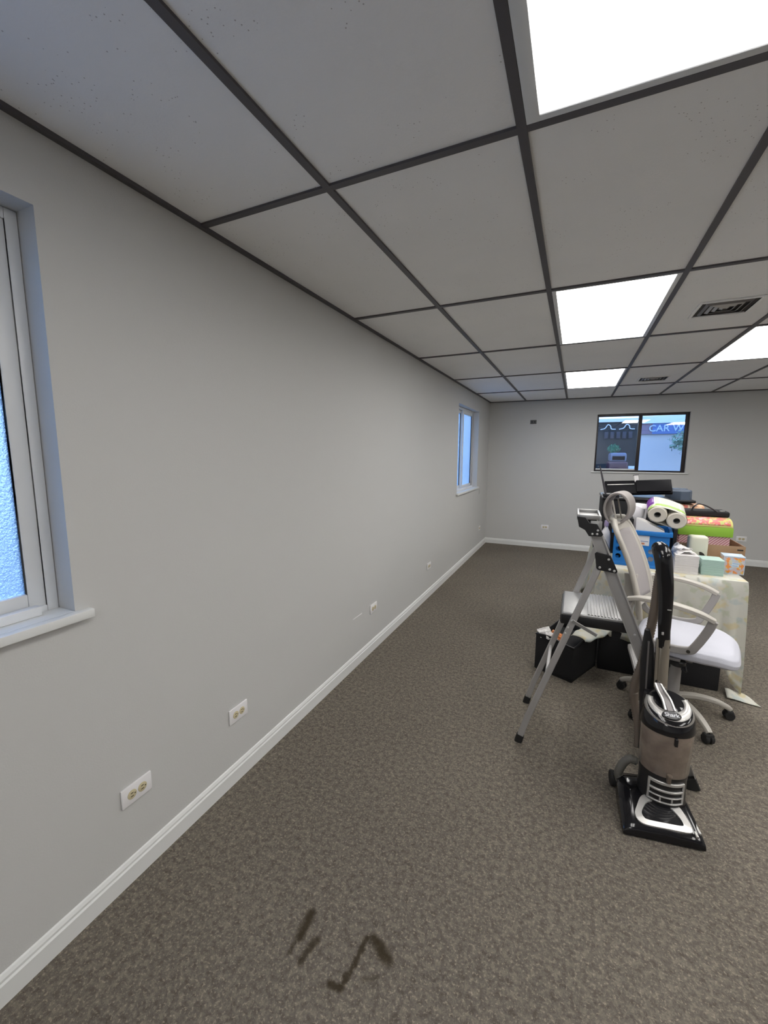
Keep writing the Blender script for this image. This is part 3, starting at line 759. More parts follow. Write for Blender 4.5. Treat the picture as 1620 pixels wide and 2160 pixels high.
# carrying handle up to the tube
for sx in (-1, 1):
    b = MB(); b.bar(catmull([(-.008+sx*.017, -.034, lidz(0, -.034)+.008), (-.013+sx*.015, .0, lidz(0, 0)+.020), (-.022+sx*.013, .035, .528), (-.028+sx*.010, .062, .545)], 6), .009, .010); b.build('lid_handle_trim', M_silver, lid, mtx=VM)
b = MB(); b.bar(catmull([(-.008, -.036, lidz(0, -.034)+.006), (-.013, .0, lidz(0, 0)+.016), (-.022, .035, .523), (-.028, .064, .545)], 6), .024, .010); b.build('lid_handle', M_gas, lid, mtx=VM)
# oval badge with lettering
by, bx = -.058, -.010
bz = lidz(bx, by)+.013
BM_ = VM @ Matrix.Translation((bx, by, bz)) @ Matrix.Rotation(radians(30), 4, 'X')
b = MB(); b.lathe([(0, -.008), (.035, -.008), (.035, .001), (.033, .002), (0, .002)], 32, ell=(1, .50)); bd = b.build('badge', M_black, lid, mtx=BM_)
text_obj('badge_lettering', 'Shark', .023, M_label, BM_ @ Matrix.Translation((0, 0, .0025)), bd, .0004, .0004)
# chrome wand, black grip, loop handle
tx = .0
wand = [(1.772, 2.005, .50), (1.766, 2.01, .745)]
MB().tube(wand, .0205, 24).build('chrome_tube', M_chrome, vac)
MB().tube([(1.748, 2.006, .52), (1.742, 2.01, .74)], .008, 12).build('chrome_strip', M_chrome, vac)
def oval(rx, ry, seg=18): return [(rx*cos(2*pi*k/seg), ry*sin(2*pi*k/seg)) for k in range(seg)]
b = MB()
gp = catmull([(1.766, 2.01, .705), (1.760, 2.01, .80), (1.757, 2.01, .90), (1.750, 2.01, .98), (1.738, 2.01, 1.06), (1.730, 2.015, 1.105), (1.722, 2.04, 1.128), (1.712, 2.075, 1.122)], 5)
n = len(gp); sc = []
for i in range(n):
    q = i/(n-1); sc.append(.86 if q < .12 else (.90+.38*min(1, (q-.12)/.55) if q < .8 else 1.28*(1-.45*((q-.8)/.2)**2)))
b.sweep(gp, oval(.0265, .024), up=(0, -1, .1), scales=sc); b.build('grip', M_blackgloss, vac, ang=70)
MB().box((1.748, 1.982, .768), (1.756, 1.988, .780), .001).build('release_button', M_silver, vac)
MB().box((1.760, 1.980, .880), (1.774, 1.986, .8825)).build('seam_strip', M_silver, vac)
# flexible smoke-brown hose and black accessory tool at its left
hz = catmull([(1.734, 2.035, 1.065), (1.730, 2.055, .95), (1.728, 2.06, .86), (1.722, 2.07, .76), (1.706, 2.08, .60), (1.684, 2.085, .48), (1.684, 2.085, .40), (1.705, 2.06, .30), (1.712, 2.03, .20)], 20)
sc = [1+.07*(1 if i % 2 else -1) for i in range(len(hz))]
MB().tube(hz, .0185, 14, scales=sc).build('flexible_hose', M_hose, vac, ang=80)
b = MB(); tp = [(1.733, 2.025, .34), (1.722, 2.03, .50), (1.715, 2.03, .62), (1.710, 2.03, .70), (1.703, 2.03, .765)]
b.sweep(tp, oval(.030, .020), up=(0, -1, 0), scales=[(1, 1), (1, 1), (.95, 1), (.75, 1), (.35, .7)]); b.build('crevice_tool', M_black, vac)
b = MB(); b.tube([(1.716, 2.012, .46), (1.709, 2.012, .72)], .004, 8); b.build('tool_highlight', M_gas, vac)  # paler grey strip puts the tool's upright highlight into colour
MB().box((-.070, .060, .20), (-.015, .105, .50), .012, mtx=VM).build('rear_spine', M_black, vac)
lp = catmull([(-.082, .06, .165), (-.110, .060, .170), (-.135, .060, .140), (-.150, .060, .09), (-.140, .055, .055)], 14)
MB().tube(lp, .017, 14, scales=[1+.06*(1 if i % 2 else -1) for i in range(len(lp))]).build('lower_hose', M_greyhose, vac, mtx=VM, ang=80)

# ------------------------------------------------------------ table and cloth
TX0, TX1, TY0, TY1, TZ = 1.565, 2.392, 3.19, 4.36, .738
tab = thing('folding_table', ((TX0+TX1)/2, (TY0+TY1)/2, 0), 'folding table hidden under the floral cloth', 'table')
MB().box((TX0, TY0, TZ-.035), (TX1, TY1, TZ-.002), .01).build('tabletop', M_plate, tab)
for x in (TX0+.06, TX1-.06):
    for y in (TY0+.55, TY1-.10):
        MB().tube([(x, y, 0.0), (x, y, TZ-.035)], .013, 12).build('leg', M_gas, tab)
# tablecloth: top plus skirt draped round the perimeter
def cloth():
    b = MB()
    cx, cy = (TX0+TX1)/2, (TY0+TY1)/2; hx, hy = (TX1-TX0)/2+.004, (TY1-TY0)/2+.004
    NP = 280; rc = .03
    per = []
    # perimeter with outward normals
    L = [(-hx, -hy), (hx, -hy), (hx, hy), (-hx, hy)]
    tot = 4*(hx+hy)
    for i in range(NP):
        s = tot*i/NP
        if s < 2*hx: p = (-hx+s, -hy); n = (0, -1); c = min(s, 2*hx-s); side = 0; q = s/(2*hx)
        elif s < 2*hx+2*hy: s2 = s-2*hx; p = (hx, -hy+s2); n = (1, 0); c = min(s2, 2*hy-s2); side = 1; q = s2/(2*hy)
        elif s < 4*hx+2*hy: s2 = s-2*hx-2*hy; p = (hx-s2, hy); n = (0, 1); c = min(s2, 2*hx-s2); side = 2; q = s2/(2*hx)
        else: s2 = s-4*hx-2*hy; p = (-hx, hy-s2); n = (-1, 0); c = min(s2, 2*hy-s2); side = 3; q = s2/(2*hy)
        # blend normals near corners
        cw = max(0, 1-c/.10)
        per.append((s, V((cx+p[0], cy+p[1], 0)), V((*n, 0)), cw, side, q))
    corners = [V((cx-hx, cy-hy, 0)), V((cx+hx, cy-hy, 0)), V((cx+hx, cy+hy, 0)), V((cx-hx, cy+hy, 0))]
    NR = 16; rows = []
    top = [b.bm.verts.new((p.x, p.y, TZ+.003)) for _, p, *_ in per]
    rows.append(top)
    for j in range(1, NR+1):
        v = j/NR; row = []
        for s, p, n, cw, side, q in per:
            ic = min(range(4), key=lambda k: (corners[k]-p).length)
            dg = (corners[ic]-V((cx, cy, 0))); dg = V((math.copysign(1, dg.x), math.copysign(1, dg.y), 0)).normalized()
            nn = (n*(1-cw*.75)+dg*cw*.75).normalized()
            # hem height
            if side == 0: hem = .265-.085*q
            elif side == 1: hem = .20+.05*sin(q*9)
            elif side == 2: hem = .25
            else: hem = .30
            if ic == 1: hem = hem*(1-cw)+(.012)*cw if cw > 0 else hem
            elif cw > 0: hem = hem-.13*cw
            if ic == 0 and cw > 0: hem = .275 if side == 0 else .285
            z = TZ+.003-(TZ-hem)*v
            fold = (1+1.3*(side == 0)*max(0, q-.72)/.28)*(.010*sin(s*31+.6)+.006*sin(s*57+2)+.005*sin(s*83+1))*min(1, v*1.3)
            out = .004+.022*v**.8+fold*(.5 if side == 1 else 1)
            if cw > 0:
                out += cw**1.3*(-.012 if ic == 1 else (.05 if ic != 0 else .02))*v**.9
            row.append(b.bm.verts.new(p+nn*out+V((0, 0, z))))
        rows.append(row)
    for a, c in zip(rows, rows[1:]):
        for i in range(NP): b.bm.faces.new((a[i], a[(i+1) % NP], c[(i+1) % NP], c[i]))
    b.bm.faces.new(top)
    # flap of the front right corner lying on the carpet
    return b
clo = cloth()
def addflap(b, pts, thick=0):
    vs = [b.bm.verts.new(p) for p in pts]; b.bm.faces.new(vs)
fl = [(2.335, 3.165, .035), (2.43, 3.175, .014), (2.490, 3.055, .005), (2.405, 3.045, .008), (2.33, 3.085, .010)]
clo.grid(lambda u, v: V(fl[0])*(1-u)*(1-v)+V(fl[1])*u*(1-v)+V(fl[2])*u*v+V(fl[4])*(1-u)*v + V((0, 0, .014*sin(u*7)*sin(v*3+.5)**2)), 10, 8)
# gathered tail of the front left corner resting on the black bag
tl = catmull([(1.60, 3.15, .345), (1.55, 3.07, .315), (1.495, 3.00, .298), (1.455, 2.95, .290)], 6)
def tail(u, v):
    i = u*(len(tl)-1); k = int(min(i, len(tl)-2)); p = tl[k].lerp(tl[k+1], i-k); a = pi*v*1.0
    w = .085-.035*u; return p+V((cos(a)*w*.9, -cos(a)*w*.8, sin(a)*.024+.006*sin(u*14+v*5)-.004))
clo.grid(tail, 14, 9)
tag(clo.build('tablecloth', M_cloth, mods=[('SOLIDIFY', {'thickness': .0016, 'offset': 1}), ], ang=80), 'pale yellow and blue floral cloth draped over the table to the floor', 'tablecloth')

# ------------------------------------------------------------ black bag on the floor with scraps
BA = math.atan2(2.873-2.989, 1.433-1.187)
bagM = rotz(BA, (1.187, 2.989, 0))
bag = thing('storage_bag', (1.38, 3.08, 0), 'black soft-sided square bag on the carpet behind the ladder legs', 'bag')
bw, bd_ = .272, .365
b = MB()
def bagf(u, v):
    # closed rounded-rect loop, walls bulging
    per = [(0, 0), (bw, 0), (bw, bd_), (0, bd_)]
    t = u*4; i = int(t) % 4; f = t-int(t); a, c = per[i], per[(i+1) % 4]
    x, y = a[0]+(c[0]-a[0])*f, a[1]+(c[1]-a[1])*f
    bul = .012*sin(pi*v)*sin(pi*f); nx, ny = [(0, -1), (1, 0), (0, 1), (-1, 0)][i]
    return V((x+nx*bul, y+ny*bul, .003+.255*v+.012*v*sin(u*19)))
b.grid(bagf, 48, 10, closeu=True); b.box((.002, .002, .0), (bw-.002, bd_-.002, .012)); b.build('bag_body', M_blackrough, bag, mtx=bagM, ang=60, mods=[('SOLIDIFY', {'thickness': .006, 'offset': -1})])
b = MB(); b.box((.008, .008, .205), (bw-.008, bd_-.008, .222), .008); b.build('bag_lining', M_blackrough, bag, mtx=bagM)
b = MB(); b.tube([V(bagf(i/48, 1))+V((0, 0, .002)) for i in range(48)], .005, 8, closed=True); b.build('piping', M_black, bag, mtx=bagM)
def crumple(name, size, m, loc, rot, label, cat, amp=.02, n=9, seed=0, parent=None, arch=0.):
    b = MB()
    def fn(u, v):
        x, y = (u-.5)*size[0], (v-.5)*size[1]
        z = amp*(mnoise.noise(V((u*3+seed, v*3, seed))) + .5*mnoise.noise(V((u*7+seed, v*7, seed*2)))) + arch*(1-(2*u-1)**2)
        return V((x, y, z))
    b.grid(fn, n, n)
    mt = Matrix.Translation(V(loc)) @ Matrix.Rotation(rot[2], 4, 'Z') @ Matrix.Rotation(rot[1], 4, 'Y') @ Matrix.Rotation(rot[0], 4, 'X')
    o = b.build(name, m, parent, mtx=mt, mods=[('SOLIDIFY', {'thickness': .0015})], ang=20)
    if parent is None: tag(o, label, cat)
    return o
M_orange = mat('orange_paper', (.75, .30, .12), .7)
crumple('paper_scrap', (.09, .07), M_paper, (1.243, 3.010, .272), (radians(40), radians(-10), .5), 'folded white paper scrap at the left edge of the black bag', 'paper scrap', .02, seed=1)
crumple('paper_scrap', (.08, .07), M_paper, (1.290, 2.975, .262), (radians(15), radians(10), .2), 'flat white paper scrap at the front edge of the black bag', 'paper scrap', .02, seed=2)
crumple('paper_scrap', (.13, .06), M_orange, (1.335, 2.985, .268), (radians(30), radians(5), -.6), 'orange paper scrap lying in the black bag', 'paper scrap', .03, seed=3)

# black chest under the table
box = thing('storage_chest', (1.96, 3.42, 0), 'long black chest under the table behind the chair base', 'chest')
MB().box((1.60, 3.165, .0), (2.305, 3.62, .30), .008).build('chest_body', M_blackrough, box)
MB().box((1.595, 3.160, .30), (2.31, 3.625, .325), .006).build('chest_lid', M_black, box)

# ------------------------------------------------------------ things on the table
ZT = TZ+.0045
def cell(b, x0, z0, x1, z1, hole, N=24):
    """plate cell in the xz plane with a round hole"""
    cx, cz = (x0+x1)/2, (z0+z1)/2
    if not hole:
        b.bm.faces.new([b.bm.verts.new((x, 0, z)) for x, z in ((x0, z0), (x1, z0), (x1, z1), (x0, z1))]); return
    sq, ci = [], []
    for k in range(N):
        a = 2*pi*k/N+pi/4; c, s = cos(a), sin(a); m_ = max(abs(c), abs(s))
        sq.append(b.bm.verts.new((cx+c/m_*(x1-x0)/2, 0, cz+s/m_*(z1-z0)/2))); ci.append(b.bm.verts.new((cx+hole*c, 0, cz+hole*s)))
    for k in range(N): b.bm.faces.new((sq[k], sq[(k+1) % N], ci[(k+1) % N], ci[k]))
crA = math.atan2(3.29-3.333, 1.98-1.655)
crM = rotz(crA, (1.655, 3.333, ZT))
cr = thing('milk_crate', (1.82, 3.46, ZT), 'bright blue plastic crate with round holes on the left front of the table', 'crate')
b = MB(); cw_, ch, cd = .330, .262, .300
def side(mt, width, ncol, skip):
    s = MB(); w = width/ncol; zz = [.040, .092, .144, .196]
    s.bm.faces.new([s.bm.verts.new(p) for p in ((0, 0, 0), (width, 0, 0), (width, 0, zz[0]), (0, 0, zz[0]))])
    for r_ in range(3):
        for c in range(ncol): cell(s, c*w, zz[r_], (c+1)*w, zz[r_+1], 0 if (r_ == 2 and 0 < c < ncol-1 and skip) else .0175)
    s.bm.faces.new([s.bm.verts.new(p) for p in ((0, 0, zz[3]), (width, 0, zz[3]), (width, 0, ch), (0, 0, ch))])
    s.build('side_panel', M_blue, cr, mtx=crM @ mt, smooth=False, mods=[('SOLIDIFY', {'thickness': .004, 'offset': 0})])
I4 = Matrix.Identity(4)
side(I4, cw_, 5, True); side(Matrix.Translation((0, cd, 0)), cw_, 5, True)
side(Matrix.Rotation(pi/2, 4, 'Z'), cd, 5, False); side(Matrix.Translation((cw_, 0, 0)) @ Matrix.Rotation(pi/2, 4, 'Z'), cd, 5, False)
def ring_rect(b, o_, z0_, z1_, w):
    x0_, y0_, x1_, y1_ = -o_, -o_, cw_+o_, cd+o_
    b.box((x0_, y0_, z0_), (x1_, y0_+w, z1_), .002); b.box((x0_, y1_-w, z0_), (x1_, y1_, z1_), .002)
    b.box((x0_, y0_+w, z0_), (x0_+w, y1_-w, z1_), .002); b.box((x1_-w, y0_+w, z0_), (x1_, y1_-w, z1_), .002)
b = MB(); ring_rect(b, .016, ch-.030, ch, .016); b.build('crate_rim', M_blue, cr, mtx=crM)
b = MB(); ring_rect(b, .006, 0, .022, .010); b.box((0, 0, .001), (cw_, cd, .006)); b.build('crate_base', M_blue, cr, mtx=crM)
b = MB(); b.box((.075, -.0045, .158), (.215, -.0025, .228), .001); lb = b.build('sticker', M_label, cr, mtx=crM)
b = MB(); b.box((.080, -.0052, .186), (.210, -.0044, .190)); b.box((.110, -.0052, .168), (.150, -.0044, .176)); b.box((.115, -.0052, .200), (.145, -.0044, .206)); b.build('sticker_print', mat('blue_print', (.08, .16, .42), .5), lb, mtx=crM, smooth=False)
b = MB(); b.box((.168, -.0052, .166), (.188, -.0044, .178)); b.build('sticker_print', mat('orange_print', (.55, .22, .12), .5), lb, mtx=crM, smooth=False)
# contents of the crate
def wob(name, lo, hi, m, mtx, label, cat, amp=.012, bev=.015, seed=0, sub=2):
    b = MB(); b.box(lo, hi, bev, 3, mtx=None)
    bmesh.ops.subdivide_edges(b.bm, edges=[e for e in b.bm.edges if e.calc_length() > .03], cuts=sub, use_grid_fill=True)
    for v in b.bm.verts:
        nz = V(((mnoise.noise(v.co*14+V((seed, 0, 0)))), (mnoise.noise(v.co*14+V((0, seed, 5)))), (mnoise.noise(v.co*14+V((9, 0, seed))))))
        v.co += nz*amp
    o = b.build(name, m, mtx=mtx, ang=60); tag(o, label, cat); return o
b = MB(); b.prism([(.125, .03), (.300, .03), (.300, .15), (.165, .15)], .0, .10)
for v in b.bm.verts:
    v.co.z = .010 if v.co.z < .05 else .262+.09*(1-(v.co.x-.125)/.175)
bmesh.ops.bevel(b.bm, geom=b.bm.edges[:], offset=.004, segments=2, affect='EDGES')
tag(b.build('paper_stack', M_paper, mtx=crM), 'slanted white paper pile sticking out of the blue crate', 'paper')
wob('pouch', (.035, .05, .02), (.112, .15, .345), M_blackrough, crM, 'black pouch standing in the blue crate behind the chair back', 'pouch', .01, .015, 2)
b = MB(); b.box((1.765, 3.352, 1.115), (1.80, 3.356, 1.15), .001)
# tangle of white plastic bag
wob('plastic_bag', (.075, .170, .03), (.180, .285, .42), M_plasticbag, crM, 'crumpled white plastic bag poking up behind the headrest', 'plastic bag', .035, .02, 4, 3)
# rolls pack
PT = V((1.957, 3.30, 1.105)); pa = math.atan2(1.088-1.122, 2.012-1.901)
ax = V((.10, 1, .22)).normalized(); side_v = V((cos(pa), 0, sin(pa))); side_v = (side_v-ax*side_v.dot(ax)).normalized(); upv = side_v.cross(ax)
PM = Matrix(((side_v.x, ax.x, upv.x, PT.x), (side_v.y, ax.y, upv.y, PT.y), (side_v.z, ax.z, upv.z, PT.z), (0, 0, 0, 1)))
pk = thing('tissue_roll_pack', PT, 'shrink-wrapped pack of white tissue rolls with purple and green print, on top of the crate', 'tissue rolls')
for s in (-1, 1):
    mt = PM @ Matrix.Translation((s*.0585, 0, 0)) @ Matrix.Rotation(-pi/2, 4, 'X')
    rl = MB().lathe([(.0200, .06), (.0200, .002), (.050, .0), (.057, .006), (.057, .225), (.050, .231), (.020, .229), (.020, .17)], 36, mtx=mt)
    ro_ = rl.build('tissue_roll', M_roll, pk)
    MB().lathe([(.0199, .05), (.0199, -.0006), (.0180, -.0006), (.0180, .05)], 24, mtx=mt).build('cardboard_core', M_core, ro_)
def wrapf(u, v):
    # stadium loop
    a = 2*pi*u; c, s = cos(a), sin(a)
    x = .0585*(1 if c > 0 else -1)*min(1, abs(c)*3) + .0595*c; z = .0595*s*(1+.02*sin(a*9))
    return PM @ V((x, .006+.222*v, z))
MB().grid(wrapf, 56, 6, closeu=True).build('wrapper', M_wrap, pk, ang=80)
def patch(u0, u1, v0, v1, m, name):
    def f(u, v):
        a = 2*pi*(u0+(u1-u0)*u); c, s = cos(a), sin(a)
        x = .0585*(1 if c > 0 else -1)*min(1, abs(c)*3) + .0610*c; z = .0610*s*(1+.02*sin(a*9))
        return PM @ V((x, .006+.222*(v0+(v1-v0)*(v))+.02*sin(u*6)*(v0 < .3), z))
    MB().grid(f, 16, 4).build(name, m, pk, ang=80, mods=[('SOLIDIFY', {'thickness': .0006})])
patch(.36, .56, .30, .98, M_purple, 'purple_print'); patch(.15, .50, .08, .26, M_limeprint, 'green_print')
# left bottle
bt = thing('spray_bottle', (1.615, 3.56, ZT), 'white and lilac bottle left of the blue crate, behind the ladder', 'bottle')
MB().lathe([(0, 0), (.032, 0), (.035, .006), (.035, .16), (.028, .20), (.014, .225), (.012, .24), (0, .24)], 28, c=(1.615, 3.56, ZT)).build('bottle_body', M_plasticbag, bt)
MB().lathe([(0, .24), (.015, .24), (.016, .262), (.013, .285), (0, .285)], 20, c=(1.615, 3.56, ZT)).build('cap', mat('lilac_cap', (.34, .28, .46), .4), bt)

# black case behind the crate carrying router and monitor
cs = thing('equipment_case', (1.83, 3.95, ZT), 'black equipment case behind the crate, under the flat monitor', 'case')
MB().box((1.585, 3.70, ZT), (2.045, 4.15, 1.175), .012, 3).build('case_body', M_blackrough, cs)
MB().box((1.58, 3.695, 1.175), (2.05, 4.155, 1.195), .006).build('case_lid', M_black, cs)
rt = thing('wireless_router', (1.625, 3.74, 1.196), 'black router with one tall dark antenna at the left end of the pile', 'router')
MB().box((1.585, 3.70, 1.196), (1.70, 3.80, 1.222), .006).build('router_body', M_black, rt)
b = MB(); b.bar([(1.603, 3.72, 1.215), (1.597, 3.72, 1.245), (1.568, 3.72, 1.36), (1.548, 3.72, 1.442)], .013, .010, up=(0, 1, 0), scales=[1.3, 1.25, 1., .55]); b.build('antenna', M_pole, rt)
mo = thing('monitor', (1.84, 3.90, 1.2), 'flat black monitor lying on its back on the pile below the window', 'monitor')
mm = Matrix.Translation((1.840, 3.845, 1.204)) @ Matrix.Rotation(radians(-2), 4, 'Z') @ Matrix.Rotation(radians(-3.5), 4, 'Y') @ Matrix.Rotation(radians(-42), 4, 'X')
MB().box((-.235, -.012, .014), (.235, .014, .150), .004, mtx=mm).build('monitor_panel', M_screen, mo)
MB().box((-.215, -.0145, .105), (-.02, -.0120, .111), .0008, mtx=mm).build('highlight_strip', M_silver, mo)  # highlight on the dark panel, put in as a thin silver strip
MB().box((-.010, -.028, .020), (.225, -.012, .140), .010, mtx=mm).build('monitor_back', M_screen, mo)
b = MB(); b.bar([(1.842, 3.93, 1.25), (1.838, 3.93, 1.30), (1.824, 3.93, 1.362)], .030, .012, up=(0, 1, 0)); st_ = b.build('stand_arm', M_plate, mo)
b = MB(); b.bar([(1.804, 3.93, 1.362), (1.844, 3.93, 1.368)], .014, .008); b.build('stand_foot', M_gas, st_)

# domed lid box standing in a cardboard carton
ca = thing('cardboard_carton', (2.27, 3.72, ZT), 'open brown cardboard carton at the right of the table', 'box')
cx0, cx1, cy0, cy1, cz1 = 2.075, 2.468, 3.535, 3.90, .903
b = MB(); t_c = .005
b.box((cx0, cy0, ZT), (cx1, cy0+t_c, cz1)); b.box((cx0, cy1-t_c, ZT), (cx1, cy1, cz1)); b.box((cx0, cy0+t_c, ZT), (cx0+t_c, cy1-t_c, cz1)); b.box((cx1-t_c, cy0+t_c, ZT), (cx1, cy1-t_c, cz1)); b.box((cx0, cy0, ZT), (cx1, cy1, ZT+.005))
b.build('carton_body', M_card, ca, smooth=False)
MB().box((cx1-.045, cy0-.0012, cz1-.030), (cx1-.012, cy0, cz1-.020)).build('hand_slot', M_slot, ca, smooth=False)
gb = thing('gift_box', (2.24, 3.72, ZT), 'gift box with pink and white stripes and a domed pink and lime lid', 'box')
MB().box((2.095, 3.605, ZT+.006), (2.395, 3.80, .965)).build('box_body', M_stripes, gb, smooth=False)
MB().box((2.085, 3.595, .952), (2.408, 3.81, 1.018), .002).build('lid_band', M_green, gb)
def dome(off=0.):
    def f(u, v):
        a = pi*v; return V((2.090+off+(.313-2*off)*u, 3.7025-.1055*cos(a)*(1-off*3), 1.019+.058*sin(a)**.8+off*.15))
    return f
b = MB(); b.grid(dome(), 4, 25); db = b.build('domed_lid', M_yellowedge, gb, mods=[('SOLIDIFY', {'thickness': .003})], ang=80)
def dome2(u, v):
    a = pi*(.05+.90*v); return V((2.100+.290*u, 3.7025-.1075*cos(a), 1.0205+.0590*sin(a)**.8))
MB().grid(dome2, 4, 25).build('lid_print', M_lid, gb, mods=[('SOLIDIFY', {'thickness': .0015})], ang=80)
b = MB()
for s in (0, 1):
    x = 2.0905+s*.3115
    ring = [b.bm.verts.new((x, 3.7025-.1055*cos(pi*k/20), 1.017+.058*max(0, sin(pi*k/20))**.8)) for k in range(21)]; b.bm.faces.new(ring)
b.build('lid_end', M_yellowedge, gb, smooth=False)
# black zip case on the gift box
zc = thing('zip_case', (2.27, 3.75, 1.075), 'slim black zip case with a looped handle on top of the gift box', 'case')
MB().box((2.115, 3.69, 1.079), (2.405, 3.86, 1.122), .014, 4).build('case_body', M_blackrough, zc)
b = MB(); b.sweep(catmull([(2.175, 3.70, 1.116), (2.185, 3.70, 1.148), (2.215, 3.70, 1.172), (2.26, 3.70, 1.160), (2.31, 3.70, 1.132), (2.33, 3.70, 1.118)], 8), oval(.009, .005, 10)); b.build('handle', M_black, zc)
b = MB(); b.box((2.345, 3.70, 1.1215), (2.375, 3.715, 1.128), .002); b.build('zip_pull', M_alu2, zc)
# tote behind with a slate blue tub on it
tt = tag(wob('printed_tote', (2.10, 4.00, ZT+.008), (2.33, 4.22, 1.135), M_tote, I4, 'orange and red printed tote bag at the back of the pile', 'tote bag', .010, .03, 3), None)
tb = thing('lidded_tub', (2.17, 4.1, 1.14), 'slate blue lidded tub at the back of the pile, right of the monitor', 'tub')
MB().box((2.075, 3.99, 1.146), (2.262, 4.20, 1.168), .006).build('tub_base', M_black, tb)
b = MB(); b.lathe([(0, 1.168), (.094, 1.168), (.092, 1.235), (.086, 1.243), (.062, 1.248), (.058, 1.256), (0, 1.258)], 8, c=(2.158, 4.09, 0), mtx=None)
b.build('tub_body', M_greylid, tb, ang=30)

# cream container with dark handle opening
cm = thing('plastic_jug', (2.185, 3.48, ZT), 'cream rounded plastic container standing before the striped box', 'container')
MB().box((2.125, 3.435, ZT), (2.237, 3.520, .972), .020, 4).build('jug_body', M_cream, cm)
b = MB(); b.grid(lambda u, v: V((2.192+.034*cos(pi*u*.55)*(.55+.45*v), 3.4335, .812+.052*sin(pi*u*.55)*(.55+.45*v)-.0)), 10, 3); b.build('handle_opening', M_slot, cm, smooth=False)
tag(MB().box((2.045, 3.53, ZT), (2.070, 3.60, 1.01), .004).build('notebook', M_black), 'slim black notebook standing between the crate and the gift box', 'notebook')
# stacks of cards / napkins in front
def stack(name, x0_, x1_, y0_, y1_, z1_, m, rot, label, cat):
    c = ((x0_+x1_)/2, (y0_+y1_)/2, 0); mt = Matrix.Translation(c) @ Matrix.Rotation(rot, 4, 'Z') @ Matrix.Translation((-c[0], -c[1], 0))
    b = MB(); n = 13; h = (z1_-ZT)/n
    rnd = random.Random(int(x0_*1000))
    for i in range(n):
        dx, dy = rnd.uniform(-.0012, .0012), rnd.uniform(-.0012, .0012)
        b.box((x0_+dx, y0_+dy, ZT+i*h), (x1_+dx, y1_+dy, ZT+(i+.96)*h), .0015, 1, mtx=mt)
    o = b.build(name, m); tag(o, label, cat); return o
stack('napkin_stack', 2.017, 2.150, 3.245, 3.385, .868, M_whitestack, -.02, 'tall white block of napkins at the middle front of the table', 'napkins')
stack('napkin_stack', 2.170, 2.292, 3.275, 3.405, .846, M_mint, -.02, 'pale mint green block of napkins beside the white block', 'napkins')
for i, (a, bb, cc_) in enumerate((((2.075, 3.33, .876), (.11, .11), .12), ((2.07, 3.345, .895), (.09, .08), .5))):
    crumple('loose_napkin', bb, M_paper, a, (radians(3), radians(-6+5*i), cc_), ['loose white napkin lying flat on the white napkin block', 'smaller crumpled napkin topmost on the white napkin block'][i], 'napkin', .012, seed=5+i, arch=.012)
b = MB(); rnd = random.Random(3)
for k in range(4):
    b.tube(catmull([(2.005+rnd.uniform(0, .015), 3.40+rnd.uniform(-.02, .03), ZT+.01+.02*k), (2.035, 3.405+rnd.uniform(-.02, .02), ZT+.13+.01*k), (2.06, 3.41+rnd.uniform(-.02, .02), ZT+.15+.008*k), (2.085, 3.42+rnd.uniform(-.02, .02), ZT+.10), (2.10, 3.42, ZT+.004)], 6), .0028, 6)
tag(b.build('cable_tangle', M_cord), 'tangle of thin white cables between the crate and the white napkins', 'cables')
# tissue box
ti = thing('tissue_box', (2.375, 3.41, ZT), 'cube tissue box with orange and yellow print on the right front corner of the table', 'tissue box')
tA = radians(-4); tM = rotz(tA, (2.372, 3.430, ZT))
MB().box((-.056, -.056, 0), (.056, .056, .118), .002).build('carton', M_tissue, ti, mtx=tM)
b = MB()
for x_ in (-.0565, .0525):
    b.box((x_, -.0572, .001), (x_+.004, -.0562, .117))
b.box((-.0525, -.0572, .113), (.0525, -.0562, .117)); b.box((-.0525, -.0572, .001), (.0525, -.0562, .004)); b.box((-.057, -.057, .1182), (.057, .057, .1192))
b.build('pale_border', mat('pale_blue_card', (.50, .62, .74), .5), ti, mtx=tM, smooth=False)
b = MB(); b.box((-.012, -.0578, .050), (.026, -.0570, .078), .0003); lb = b.build('name_panel', mat('light_panel', (.62, .70, .80), .5), ti, mtx=tM, smooth=False)
b = MB(); b.box((-.009, -.0584, .070), (.023, -.0577, .074)); b.box((-.009, -.0584, .055), (.019, -.0577, .059)); b.build('panel_bars', mat('mid_blue_ink', (.18, .38, .62), .5), ti, mtx=tM, smooth=False)
b = MB(); b.lathe([(0, 0), (.030, 0), (.030, .0006), (0, .0006)], 28, ell=(1, .5), mtx=Matrix.Translation((0, 0, .1192))); b.build('opening', M_paper, ti, mtx=tM)

# ------------------------------------------------------------ outdoors
gm = mat('asphalt', (.10, .10, .11), .9, var=.2, vscale=.6)
g_ = MB(); g_.world = True
g_.box((-40, -30, -.30), (50, 60, -.20)); struct(g_.build('ground', gm, smooth=False), 'asphalt lot outside the windows')
M_stucco = mat('pale_stucco', (.66, .60, .60), .8, var=.04, vscale=.8)
M_band = mat('sign_band_blue', (.12, .20, .46), .5)
M_bandm = mat('fascia_mauve', (.30, .20, .26), .6)
M_lett = mat('pale_blue_letters', (.55, .66, .90), .4)
M_fol = mat('dull_green_foliage', (.08, .13, .07), .9, var=.3, vscale=3)
BR = rotz(radians(-9), (3.36, 17, 0)) @ Matrix.Translation((-3.30, -17, 0))
cw = thing('car_wash_building', (7.6, 17.2, -.2), 'pale stucco building with a blue lettered fascia outside, seen through the right window pane', 'building')
MB().box((3.30, 17.1, -.2), (9, 22, 2.24)).build('wall', M_stucco, cw, smooth=False, mtx=BR)
b = MB(); b.box((3.62, 17., 2.24), (9, 22, 2.60)); b.build('fascia', M_band, cw, smooth=False, mtx=BR)
